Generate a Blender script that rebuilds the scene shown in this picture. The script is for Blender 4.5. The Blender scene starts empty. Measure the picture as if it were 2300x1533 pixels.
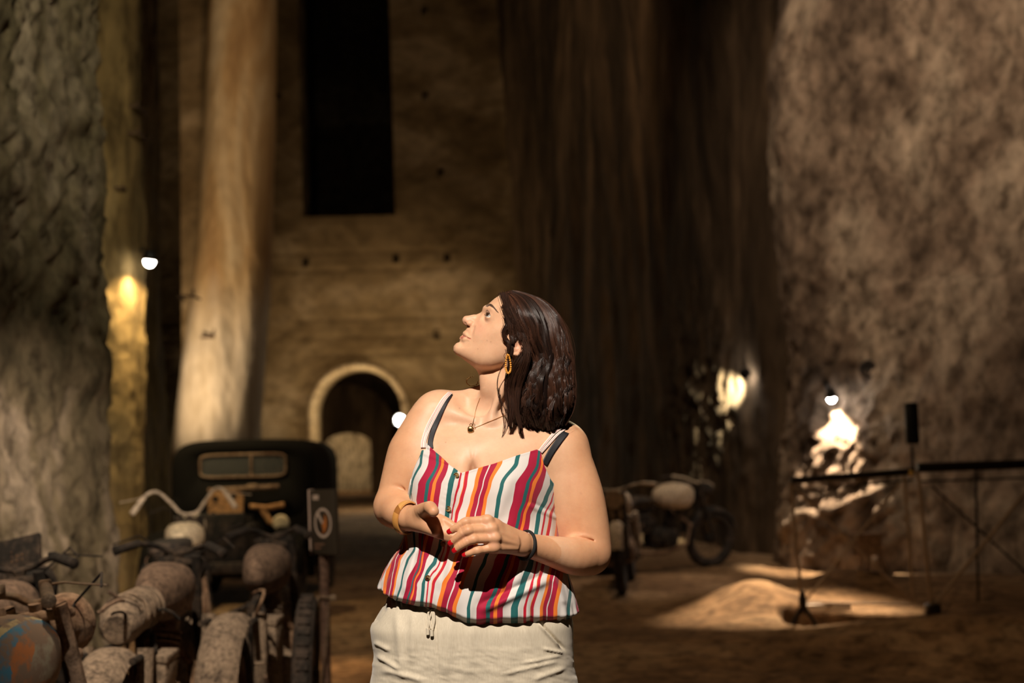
import bpy, bmesh, math, random
import numpy as np
from mathutils import Vector, Matrix

random.seed(7)
rng = np.random.RandomState(7)
SC = bpy.context.scene
COL = SC.collection
R = math.radians

# ------------------------------------------------------------------ camera
EYE = Vector((0.0, 0.0, 1.33))
FPX = 50.0 / 36.0 * 2300.0
PITCH, ROLL = R(4.36), R(1.5)
_fw = Vector((0, math.cos(PITCH), math.sin(PITCH)))
_u0 = Vector((0, -math.sin(PITCH), math.cos(PITCH)))
_r0 = Vector((1, 0, 0))
_rt = _r0 * math.cos(ROLL) - _u0 * math.sin(ROLL)
_up = _u0 * math.cos(ROLL) + _r0 * math.sin(ROLL)
cd = bpy.data.cameras.new('camera')
cam = bpy.data.objects.new('camera', cd)
COL.objects.link(cam)
cam.matrix_world = Matrix(((_rt.x, _up.x, -_fw.x, EYE.x), (_rt.y, _up.y, -_fw.y, EYE.y),
                           (_rt.z, _up.z, -_fw.z, EYE.z), (0, 0, 0, 1)))
cd.lens = 50; cd.sensor_width = 36; cd.clip_end = 200; cd.clip_start = 0.1
cd.dof.use_dof = True; cd.dof.focus_distance = 2.88; cd.dof.aperture_fstop = 3.2
SC.camera = cam

# ------------------------------------------------------------------ world, key light, exposure
w = bpy.data.worlds.new('cave_dark'); SC.world = w; w.use_nodes = True
w.node_tree.nodes['Background'].inputs[0].default_value = (0.55, 0.42, 0.28, 1)
w.node_tree.nodes['Background'].inputs[1].default_value = 0.010
SC.view_settings.view_transform = 'Standard'
SC.view_settings.look = 'None'
SC.view_settings.exposure = 0.0
SC.view_settings.gamma = 1.0
SC.view_settings.use_curve_mapping = False
SC.cycles.use_denoising = True
SC.cycles.sample_clamp_indirect = 4.0
SC.cycles.max_bounces = 5

def light(kind, name, loc, target, energy, color, size=0.05, angle=40, blend=0.5):
    ld = bpy.data.lights.new(name, kind)
    ld.energy = energy; ld.color = color
    if kind == 'SPOT':
        ld.spot_size = R(angle); ld.spot_blend = blend; ld.shadow_soft_size = size
    elif kind == 'AREA':
        ld.shape = 'DISK'; ld.size = size
    else:
        ld.shadow_soft_size = size
    o = bpy.data.objects.new(name, ld); COL.objects.link(o)
    o.location = loc
    if target is not None:
        d = Vector(target) - Vector(loc)
        o.rotation_euler = d.to_track_quat('-Z', 'Y').to_euler()
    return o

WARM = (1.0, 0.76, 0.50)
# floodlight on the visitor, high and a little left of the photographer
light('SPOT', 'key_floodlight', (-0.60, -1.5, 5.2), (0.0, 2.95, 1.22), 2300, (1.0, 0.87, 0.74), 0.035, 25, 0.35)
# unseen lights placed out of view for rim, walls, motorcycles, sign, floor, tunnel
light('SPOT', 'rim_floodlight', (1.6, 8.5, 3.2), (0.06, 3.0, 1.45), 130, (1.0, 0.78, 0.45), 0.06, 18, 0.5)
light('SPOT', 'wall_wash_right', (0.9, 8.6, 9.2), (3.7, 14.4, 4.9), 2500, (1.0, 0.78, 0.56), 0.15, 60, 1.0)
light('SPOT', 'wall_wash_left', (-0.2, 3.0, 7.4), (-2.9, 8.6, 4.7), 1700, (1.0, 0.88, 0.60), 0.12, 40, 1.0)
light('SPOT', 'wall_wash_left_low', (-1.5, 6.6, 2.4), (-2.85, 8.7, 0.85), 480, (1.0, 0.80, 0.62), 0.08, 58, 1.0)
light('SPOT', 'motorbike_spot', (-1.3, 3.2, 4.3), (-1.65, 5.6, 0.6), 900, (1.0, 0.78, 0.56), 0.05, 56, 0.9)
light('SPOT', 'sign_fill', (-0.95, 4.3, 3.3), (-1.75, 8.7, 0.95), 420, (1.0, 0.76, 0.50), 0.05, 24, 0.8)  # added fill that lifts the sign, high handlebars and car front
light('SPOT', 'sand_fill', (0.4, 5.0, 4.2), (2.1, 9.6, 0.0), 260, (1.0, 0.68, 0.38), 0.1, 48, 1.0)  # added fill over the near right-hand floor
light('SPOT', 'buttress_uplight', (-6.15, 22.6, 0.5), (-5.5, 25.2, 6.5), 1300, (1.0, 0.74, 0.45), 0.1, 100, 1.0)
light('SPOT', 'back_wall_wash', (-2.2, 25.5, 1.6), (-3.2, 35, 3.3), 2300, (1.0, 0.72, 0.42), 0.2, 52, 1.0)
light('SPOT', 'far_right_wash', (-2.5, 18.0, 9.6), (0.6, 30.0, 6.8), 1100, (1.0, 0.70, 0.42), 0.3, 100, 1.0)
light('POINT', 'tunnel_lamp', (-5.9, 50.0, 3.2), None, 190, (1.0, 0.68, 0.36), 0.1)
light('SPOT', 'floor_pool_left', (-1.9, 10.0, 3.4), (-1.32, 8.9, 0.0), 520, (1.0, 0.62, 0.28), 0.05, 26, 0.9)
light('SPOT', 'pit_fill', (2.9, 13.0, 3.6), (2.15, 11.15, 0.1), 3000, (1.0, 0.76, 0.50), 0.05, 30, 0.8)  # added light: brightens the sand mound beyond the wall lamp's reach
light('SPOT', 'outcrop_floor_fill', (2.4, 15.0, 4.6), (1.35, 14.1, 0.9), 330, (1.0, 0.80, 0.62), 0.05, 34, 0.8)  # unseen light added over the two motorcycles below the outcrop
light('SPOT', 'floor_wash', (0.8, 14.0, 6.0), (0.6, 13.0, 0.0), 230, (1.0, 0.66, 0.36), 0.2, 110, 1.0)

# ------------------------------------------------------------------ helpers
def _ray(px, py):
    return _fw + _rt * ((px - 1150.0) / FPX) + _up * ((766.5 - py) / FPX)

def at(px, py, Y):
    """World point seen at photo pixel (px, py) on the vertical plane y = Y."""
    d = _ray(px, py)
    return EYE + d * (Y / d.y)

def ground(px, py, z=0.0):
    d = _ray(px, py)
    return EYE + d * ((z - EYE.z) / d.z)

_tab = np.random.RandomState(11).rand(65536).astype(np.float32)
def vnoise(x, y, z, seed=0):
    x, y, z = np.broadcast_arrays(np.asarray(x, np.float64), y, z)
    ix, iy, iz = np.floor(x).astype(np.int64), np.floor(y).astype(np.int64), np.floor(z).astype(np.int64)
    fx, fy, fz = x - ix, y - iy, z - iz
    fx = fx * fx * (3 - 2 * fx); fy = fy * fy * (3 - 2 * fy); fz = fz * fz * (3 - 2 * fz)
    def h(a, b, c):
        return _tab[((a * 73856093) ^ (b * 19349663) ^ (c * 83492791) ^ (seed * 2654435)) & 0xffff]
    def l(a, b, t): return a + (b - a) * t
    r = l(l(l(h(ix, iy, iz), h(ix + 1, iy, iz), fx), l(h(ix, iy + 1, iz), h(ix + 1, iy + 1, iz), fx), fy),
          l(l(h(ix, iy, iz + 1), h(ix + 1, iy, iz + 1), fx), l(h(ix, iy + 1, iz + 1), h(ix + 1, iy + 1, iz + 1), fx), fy), fz)
    return r * 2 - 1
def fbm(x, y, z, oct=4, seed=0, rough=0.5):
    s = 0; a = 1; t = 0
    for i in range(oct):
        s = s + a * vnoise(np.asarray(x) * 2 ** i, np.asarray(y) * 2 ** i, np.asarray(z) * 2 ** i, seed + i); t += a; a *= rough
    return s / t
def smooth01(t):
    t = np.clip(t, 0, 1); return t * t * (3 - 2 * t)

def tag(o, label=None, cat=None, group=None, kind=None):
    if label: o['label'] = label
    if cat: o['category'] = cat
    if group: o['group'] = group
    if kind: o['kind'] = kind
    return o
def empty(name, loc=(0, 0, 0), rot=(0, 0, 0)):
    o = bpy.data.objects.new(name, None); COL.objects.link(o)
    o.location = loc; o.rotation_euler = rot
    return o
def mesh_obj(name, V, Fc, mat=None, parent=None, smooth=True, attrs=None):
    me = bpy.data.meshes.new(name)
    V = np.asarray(V, np.float32).reshape(-1, 3)
    if isinstance(Fc, np.ndarray):
        n, k = Fc.shape
        me.vertices.add(len(V)); me.vertices.foreach_set('co', V.ravel())
        me.loops.add(n * k); me.loops.foreach_set('vertex_index', Fc.astype(np.int32).ravel())
        me.polygons.add(n); me.polygons.foreach_set('loop_start', np.arange(n, dtype=np.int32) * k)
        try: me.polygons.foreach_set('loop_total', np.full(n, k, dtype=np.int32))
        except Exception: pass
        me.update(calc_edges=True); me.validate()
    else:
        me.from_pydata([tuple(v) for v in V.tolist()], [], Fc)
    if smooth: me.polygons.foreach_set('use_smooth', np.ones(len(me.polygons), dtype=bool))
    if attrs:
        for k_, a in attrs.items():
            a = np.asarray(a, np.float32)
            if a.ndim == 2:
                at_ = me.attributes.new(k_, 'FLOAT_COLOR', 'POINT')
                c4 = np.ones((len(a), 4), np.float32); c4[:, :3] = a[:, :3]; at_.data.foreach_set('color', c4.ravel())
            else:
                at_ = me.attributes.new(k_, 'FLOAT', 'POINT'); at_.data.foreach_set('value', a)
    if mat: me.materials.append(mat)
    o = bpy.data.objects.new(name, me); COL.objects.link(o)
    if parent: o.parent = parent
    return o

class MB:
    """collects shapes into ONE mesh"""
    def __init__(s): s.v = []; s.f = []
    def add(s, V, Fc):
        n = len(s.v); s.v += [tuple(map(float, p)) for p in V]; s.f += [tuple(i + n for i in f) for f in Fc]; return s
    def box(s, c, d, rot=None, bev=0.0):
        bm = bmesh.new(); bmesh.ops.create_cube(bm, size=1.0)
        bmesh.ops.scale(bm, vec=d, verts=bm.verts)
        if bev: bmesh.ops.bevel(bm, geom=list(bm.edges), offset=bev, segments=2, profile=0.5, affect='EDGES')
        M = Matrix.Translation(c) @ (rot.to_4x4() if rot is not None else Matrix())
        V = [M @ v.co for v in bm.verts]; bm.verts.index_update()
        Fc = [[v.index for v in f.verts] for f in bm.faces]; bm.free()
        return s.add(V, Fc)
    def tube(s, pts, r, n=10, cap=True, flat=1.0):
        pts = [Vector(p) for p in pts]; m = len(pts)
        rs = r if hasattr(r, '__len__') else [r] * m
        up = None; rings = []
        for i, p in enumerate(pts):
            t = (pts[min(i + 1, m - 1)] - pts[max(i - 1, 0)])
            t = t.normalized() if t.length > 1e-9 else Vector((0, 0, 1))
            if up is None:
                up = Vector((0, 0, 1)) if abs(t.z) < 0.9 else Vector((1, 0, 0))
            a = (up - t * up.dot(t)).normalized(); b = t.cross(a); up = a
            rings.append([p + (a * math.cos(2 * math.pi * k / n) * flat + b * math.sin(2 * math.pi * k / n)) * rs[i] for k in range(n)])
        V = [q for rg in rings for q in rg]
        Fc = [(i * n + k, i * n + (k + 1) % n, (i + 1) * n + (k + 1) % n, (i + 1) * n + k) for i in range(m - 1) for k in range(n)]
        if cap: Fc += [tuple(range(n - 1, -1, -1)), tuple((m - 1) * n + k for k in range(n))]
        return s.add(V, Fc)
    def lathe(s, prof, c, axis, n=24, cap=False):
        """prof: list of (radius, along)"""
        ax = Vector(axis).normalized(); a = ax.orthogonal().normalized(); b = ax.cross(a); c = Vector(c)
        V = [c + ax * h + (a * math.cos(2 * math.pi * k / n) + b * math.sin(2 * math.pi * k / n)) * r for r, h in prof for k in range(n)]
        m = len(prof)
        Fc = [(i * n + k, i * n + (k + 1) % n, (i + 1) * n + (k + 1) % n, (i + 1) * n + k) for i in range(m - 1) for k in range(n)]
        if cap: Fc += [tuple(range(n - 1, -1, -1)), tuple((m - 1) * n + k for k in range(n))]
        return s.add(V, Fc)
    def torus(s, c, axis, R1, r, n=32, m=10, a0=0, a1=2 * math.pi, flat=1.0, up=None):
        ax = Vector(axis).normalized()
        a = (Vector(up) - ax * Vector(up).dot(ax)).normalized() if up is not None else ax.orthogonal().normalized()
        b = ax.cross(a); c = Vector(c); full = abs(a1 - a0 - 2 * math.pi) < 1e-6
        N = n if full else n + 1
        V = []
        for i in range(N):
            t = a0 + (a1 - a0) * i / n; d = a * math.cos(t) + b * math.sin(t)
            for k in range(m):
                q = 2 * math.pi * k / m
                V.append(c + d * (R1 + r * math.cos(q)) + ax * (r * flat * math.sin(q)))
        Fc = [((i % N) * m + k, (i % N) * m + (k + 1) % m, ((i + 1) % N) * m + (k + 1) % m, ((i + 1) % N) * m + k)
              for i in range(n) for k in range(m)]
        return s.add(V, Fc)
    def blob(s, c, rad, rot=None, p=2.0, n=20, m=12, noise=0.0, seed=0, taper=0.0):
        V = []; Fc = []; ex = 2.0 / p
        sg = lambda v: math.copysign(abs(v) ** ex, v)
        for i in range(m + 1):
            ph = -math.pi / 2 + math.pi * i / m
            for k in range(n):
                th = 2 * math.pi * k / n
                d = Vector((sg(math.cos(ph)) * sg(math.cos(th)), sg(math.cos(ph)) * sg(math.sin(th)), sg(math.sin(ph))))
                q = Vector((d.x * rad[0] * (1 - taper * d.y), d.y * rad[1], d.z * rad[2] * (1 - taper * 0.5 * d.y)))
                if noise: q *= 1 + noise * float(fbm(d.x * 1.7 + seed, d.y * 1.7, d.z * 1.7, 3, seed))
                V.append(Vector(c) + (rot @ q if rot is not None else q))
        for i in range(m):
            for k in range(n):
                Fc.append((i * n + k, i * n + (k + 1) % n, (i + 1) * n + (k + 1) % n, (i + 1) * n + k))
        return s.add(V, Fc)
    def prism(s, pts2, z0, z1, M=None):
        n = len(pts2); V = [Vector((x, y, z0)) for x, y in pts2] + [Vector((x, y, z1)) for x, y in pts2]
        if M is not None: V = [M @ v for v in V]
        Fc = [tuple(range(n - 1, -1, -1)), tuple(range(n, 2 * n))] + [(i, (i + 1) % n, n + (i + 1) % n, n + i) for i in range(n)]
        return s.add(V, Fc)
    def build(s, name, mat, parent=None, smooth=True, loc=None):
        o = mesh_obj(name, s.v, s.f, mat, parent, smooth)
        if smooth and len(s.f) < 60000:
            try:
                for p in o.data.polygons: pass
                o.data.set_sharp_from_angle(angle=R(38))
            except Exception: pass
        return o

# ------------------------------------------------------------------ materials
def nodes(name):
    m = bpy.data.materials.new(name); m.use_nodes = True
    nt = m.node_tree; return m, nt, nt.nodes['Principled BSDF']
def plain(name, col, rough=0.6, metal=0.0, emis=None, es=0.0, **kw):
    m, nt, b = nodes(name)
    b.inputs['Base Color'].default_value = (*col, 1); b.inputs['Roughness'].default_value = rough
    b.inputs['Metallic'].default_value = metal
    if emis: b.inputs['Emission Color'].default_value = (*emis, 1); b.inputs['Emission Strength'].default_value = es
    for k, v in kw.items(): b.inputs[k].default_value = v
    return m
def N(nt, t, **kw):
    n = nt.nodes.new(t)
    for k, v in kw.items(): setattr(n, k, v)
    return n
def ramp(nt, fac, stops, interp='LINEAR'):
    r = N(nt, 'ShaderNodeValToRGB'); r.color_ramp.interpolation = interp
    el = r.color_ramp.elements
    while len(el) > 1: el.remove(el[-1])
    el[0].position = stops[0][0]; el[0].color = (*stops[0][1], 1)
    for p, c in stops[1:]:
        e = el.new(p); e.color = (*c, 1)
    nt.links.new(fac, r.inputs[0]); return r.outputs[0]
def mixc(nt, fac, a, b, mode='MIX'):
    n = N(nt, 'ShaderNodeMix', data_type='RGBA', blend_type=mode)
    L = nt.links
    for s, v in ((0, fac), (6, a), (7, b)):
        if hasattr(v, 'is_linked') or hasattr(v, 'links'): L.new(v, n.inputs[s])
        else: n.inputs[s].default_value = v if s == 0 else (*v, 1)
    return n.outputs[2]
def coords(nt, scale=(1, 1, 1), rot=(0, 0, 0), kind='Object'):
    tc = N(nt, 'ShaderNodeTexCoord'); mp = N(nt, 'ShaderNodeMapping')
    mp.inputs['Scale'].default_value = scale; mp.inputs['Rotation'].default_value = rot
    nt.links.new(tc.outputs[kind], mp.inputs[0]); return mp.outputs[0]
def noise(nt, vec, scale, detail=5, rough=0.55, dist=0.0):
    n = N(nt, 'ShaderNodeTexNoise'); n.inputs['Scale'].default_value = scale; n.inputs['Detail'].default_value = detail
    n.inputs['Roughness'].default_value = rough; n.inputs['Distortion'].default_value = dist
    nt.links.new(vec, n.inputs['Vector']); return n.outputs[0]
def rock(name, dark, mid, lite, big=0.6, fine=6.0, stretch=(1, 1, 1), rot=(0, 0, 0), bump=0.6, bdist=0.04, pits=0.0, con=0.85):
    m, nt, b = nodes(name)
    v1 = coords(nt, stretch, rot); v0 = coords(nt)
    n1 = noise(nt, v1, big, 6, 0.6, 0.6); n2 = noise(nt, v1, fine, 8, 0.65, 0.3)
    c = ramp(nt, n1, [(0.36, dark), (0.5, mid), (0.63, lite)])
    c2 = ramp(nt, n2, [(0.36, (0.25, 0.23, 0.21)), (0.50, (0.85, 0.84, 0.82)), (0.64, (1.25, 1.22, 1.2))])
    c = mixc(nt, con, c, c2, 'MULTIPLY')
    nt.links.new(c, b.inputs['Base Color']); b.inputs['Roughness'].default_value = 0.95
    b.inputs['Specular IOR Level'].default_value = 0.15
    bp = N(nt, 'ShaderNodeBump'); bp.inputs['Strength'].default_value = bump; bp.inputs['Distance'].default_value = bdist
    hn = noise(nt, v1, fine * 1.7, 8, 0.7, 0.4)
    if pits:
        vo = N(nt, 'ShaderNodeTexVoronoi'); vo.inputs['Scale'].default_value = pits; nt.links.new(v0, vo.inputs['Vector'])
        mt = N(nt, 'ShaderNodeMath', operation='MULTIPLY'); nt.links.new(hn, mt.inputs[0]); nt.links.new(vo.outputs[0], mt.inputs[1]); hn = mt.outputs[0]
    nt.links.new(hn, bp.inputs['Height']); nt.links.new(bp.outputs[0], b.inputs['Normal'])
    return m
def dusty(name, base, dust, amount=0.5, rough=0.85, metal=0.1, scale=9.0, bump=0.8):
    m, nt, b = nodes(name)
    v = coords(nt); n1 = noise(nt, v, scale, 7, 0.65); n2 = noise(nt, v, scale * 4, 8, 0.72)
    lo = 0.72 - amount * 0.5
    f = ramp(nt, n1, [(max(0, lo - 0.1), (0, 0, 0)), (lo + 0.12, (1, 1, 1))])
    c = mixc(nt, f, base, dust)
    c = mixc(nt, 0.6, c, ramp(nt, n2, [(0.38, (0.22, 0.19, 0.17)), (0.52, (0.9, 0.88, 0.86)), (0.63, (1.4, 1.35, 1.3))]), 'MULTIPLY')
    nt.links.new(c, b.inputs['Base Color']); b.inputs['Roughness'].default_value = rough; b.inputs['Metallic'].default_value = metal
    bp = N(nt, 'ShaderNodeBump'); bp.inputs['Strength'].default_value = bump; bp.inputs['Distance'].default_value = 0.012
    nt.links.new(n2, bp.inputs['Height']); nt.links.new(bp.outputs[0], b.inputs['Normal'])
    return m

# ================================================================== THE SETTING
M_floor = rock('sandy_floor', (0.15, 0.088, 0.045), (0.24, 0.145, 0.078), (0.34, 0.225, 0.13), 0.9, 9, bump=0.55, bdist=0.05)
M_left = rock('gouged_tuff', (0.10, 0.085, 0.05), (0.21, 0.17, 0.105), (0.38, 0.31, 0.23), 1.3, 9, (1, 1, 0.55), (0.5, 0.4, 0), bump=0.9, bdist=0.06)
M_rib = rock('ochre_rib', (0.13, 0.09, 0.04), (0.24, 0.165, 0.07), (0.33, 0.24, 0.12), 0.8, 6, (1, 1, 0.3), bump=0.6, bdist=0.05, pits=7)
M_recess_shade = rock('shaded_recess', (0.012, 0.010, 0.008), (0.02, 0.016, 0.012), (0.03, 0.025, 0.018), 0.5, 4)  # near-black rock: the gloom of the unlit recess is put into the colour
M_back = rock('plastered_tuff', (0.10, 0.065, 0.03), (0.18, 0.125, 0.065), (0.31, 0.23, 0.14), 0.40, 2.6, (1, 1, 1.6), bump=0.6, bdist=0.06, con=0.42)
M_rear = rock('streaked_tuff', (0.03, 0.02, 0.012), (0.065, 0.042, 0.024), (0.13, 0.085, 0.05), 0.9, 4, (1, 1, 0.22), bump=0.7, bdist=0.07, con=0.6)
M_right = rock('rough_tuff', (0.10, 0.07, 0.05), (0.25, 0.18, 0.13), (0.40, 0.31, 0.23), 1.1, 6.5, (1, 1, 0.6), (0.3, 0.2, 0), bump=0.9, bdist=0.07)
M_pale = rock('pale_outcrop', (0.42, 0.36, 0.26), (0.6, 0.53, 0.40), (0.75, 0.68, 0.55), 1.3, 8, (1, 1, 0.5), bump=0.8, bdist=0.04)

def wall(name, plan, z0, z1, ds, disp, mat, sm=0.25, parent=None):
    P = [Vector((x, y, 0)) for x, y in plan]
    L = [0.0]
    for a, b in zip(P, P[1:]): L.append(L[-1] + (b - a).length)
    n = max(8, int(L[-1] / ds)); s = np.linspace(0, L[-1], n)
    X = np.interp(s, L, [p.x for p in P]); Y = np.interp(s, L, [p.y for p in P])
    k = max(1, int(sm / (L[-1] / n)))
    if k > 1:
        ker = np.hanning(2 * k + 1); ker /= ker.sum()
        X = np.convolve(np.pad(X, k, mode='reflect', reflect_type='odd'), ker, 'valid'); Y = np.convolve(np.pad(Y, k, mode='reflect', reflect_type='odd'), ker, 'valid')
    tx, ty = np.gradient(X), np.gradient(Y); ln = np.hypot(tx, ty) + 1e-9
    nx, ny = ty / ln, -tx / ln
    m = int((z1 - z0) / ds); z = np.linspace(z0, z1, m)
    S, Z = np.meshgrid(s, z); XX = np.tile(X, (m, 1)); YY = np.tile(Y, (m, 1))
    D = disp(S, Z, XX, YY)
    V = np.stack([XX + nx * D, YY + ny * D, Z], -1).reshape(-1, 3)
    i = np.arange(m - 1)[:, None] * n + np.arange(n - 1)[None, :]
    F = np.stack([i, i + 1, i + n + 1, i + n], -1).reshape(-1, 4)
    o = mesh_obj(name, V, F, mat, parent)
    if parent is None: tag(o, kind='structure')
    return o

def gouge(S, Z, ang, fs, fz, seed):
    a = S * math.cos(ang) + Z * math.sin(ang); b = -S * math.sin(ang) + Z * math.cos(ang)
    wv = fbm(S * 0.9, Z * 0.9, 0, 2, seed) * 0.8
    return 1 - np.abs(vnoise(a * fs + wv, b * fz + wv * 3, 0.0, seed)) * 2

# near left wall, pick-marked
def d_left(S, Z, X, Y):
    return (0.16 * fbm(S * 0.7, Z * 0.6, 0, 3, 3) + 0.022 * gouge(S, Z, 0.75, 3.0, 14, 5) + 0.020 * gouge(S, Z, -0.5, 3.4, 13, 9) + 0.03 * fbm(S * 3, Z * 3, 0, 3, 22)
            + 0.02 * fbm(S * 11, Z * 9, 0, 3, 21))
# plan runs so that the room is on its right-hand side
wall('wall_left', [(-4.2, -1.5), (-3.75, 3), (-3.05, 7.2), (-2.80, 9.0), (-2.70, 9.65), (-3.0, 10.0), (-4.4, 10.4)][::1], -0.1, 7.2, 0.045, d_left, M_left)

def d_rib(S, Z, X, Y):
    return (0.12 * fbm(S * 1.2, Z * 0.25, 0, 3, 13) + 0.05 * fbm(S * 5, Z * 0.9, 0, 3, 14) + 0.02 * fbm(S * 12, Z * 9, 0, 3, 15)
            + 0.10 * np.clip((2.6 - Z) / 2.6, 0, 1))
wall('wall_left_rib', [(-4.6, 11.4), (-3.55, 11.7), (-3.28, 11.95), (-3.2, 12.2), (-3.5, 12.8), (-4.25, 13.6), (-4.5, 17), (-4.95, 20.0), (-5.9, 21.6), (-7.6, 23.4), (-9.0, 26)],
     -0.1, 9.5, 0.06, d_rib, M_rib, 0.12)

# leaning pale buttress in front of the back wall
def buttress():
    m, nt, b = nodes('buttress_stone')
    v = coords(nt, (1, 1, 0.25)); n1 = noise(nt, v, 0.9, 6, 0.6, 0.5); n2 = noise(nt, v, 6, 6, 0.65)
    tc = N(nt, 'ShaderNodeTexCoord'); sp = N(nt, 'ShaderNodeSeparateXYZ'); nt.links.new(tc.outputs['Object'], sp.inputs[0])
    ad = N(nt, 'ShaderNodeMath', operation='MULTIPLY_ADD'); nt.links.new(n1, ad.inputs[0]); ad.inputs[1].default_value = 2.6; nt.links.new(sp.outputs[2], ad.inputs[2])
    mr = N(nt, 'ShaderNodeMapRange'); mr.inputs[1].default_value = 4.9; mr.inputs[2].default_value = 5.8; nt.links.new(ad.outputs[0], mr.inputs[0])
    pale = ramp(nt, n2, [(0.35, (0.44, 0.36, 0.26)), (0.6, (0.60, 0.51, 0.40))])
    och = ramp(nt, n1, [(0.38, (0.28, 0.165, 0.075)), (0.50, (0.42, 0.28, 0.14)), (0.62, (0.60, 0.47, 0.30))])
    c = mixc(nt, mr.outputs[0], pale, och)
    nt.links.new(c, b.inputs['Base Color']); b.inputs['Roughness'].default_value = 0.95; b.inputs['Specular IOR Level'].default_value = 0.1
    bp = N(nt, 'ShaderNodeBump'); bp.inputs['Strength'].default_value = 0.5; bp.inputs['Distance'].default_value = 0.05
    nt.links.new(n2, bp.inputs['Height']); nt.links.new(bp.outputs[0], b.inputs['Normal'])
    V = []; n = 90; rows = 220; zz = np.linspace(-0.1, 12.6, rows)
    Yc = 26.2
    pys = [-120, 0, 250, 500, 660, 800, 1000, 1130]
    Lx = [452, 445, 437, 425, 405, 385, 362, 350]; Rx = [600, 600, 598, 592, 585, 575, 560, 556]
    for z in zz:
        py = 1010 + 10 - (z - 1.33) * FPX / 25.2
        l = at(np.interp(py, pys, Lx), py, 25.2).x; r = at(np.interp(py, pys, Rx), py, 25.2).x
        cx, hw = (l + r) / 2, (r - l) / 2
        th = np.linspace(math.pi, 0, n) * -1
        q = np.linspace(-1, 1, n)
        d = 1.15 * np.sqrt(np.clip(1 - np.abs(q) ** 2.4, 0, 1)) - 0.10 * np.exp(-((q - 0.45) / 0.25) ** 2) * math.sin(z * 0.4) ** 2
        x = cx + hw * q; nz = 0.10 * fbm(x * 1.6, z * 0.35, 0, 4, 41) + 0.03 * fbm(x * 6, z * 2.5, 0, 3, 42)
        V.append(np.stack([x, Yc - d - nz, np.full(n, z)], -1))
    V = np.concatenate(V); i = np.arange(rows - 1)[:, None] * n + np.arange(n - 1)[None, :]
    F = np.stack([i, i + 1, i + n + 1, i + n], -1).reshape(-1, 4)
    # close the back so that it has thickness of its own
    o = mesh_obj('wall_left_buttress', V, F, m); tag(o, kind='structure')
    bk = MB(); bk.box((-5.5, 26.9, 6), (1.2, 1.4, 12.4)); e = bk.build('buttress_core', M_back, o, False)
buttress()

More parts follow.
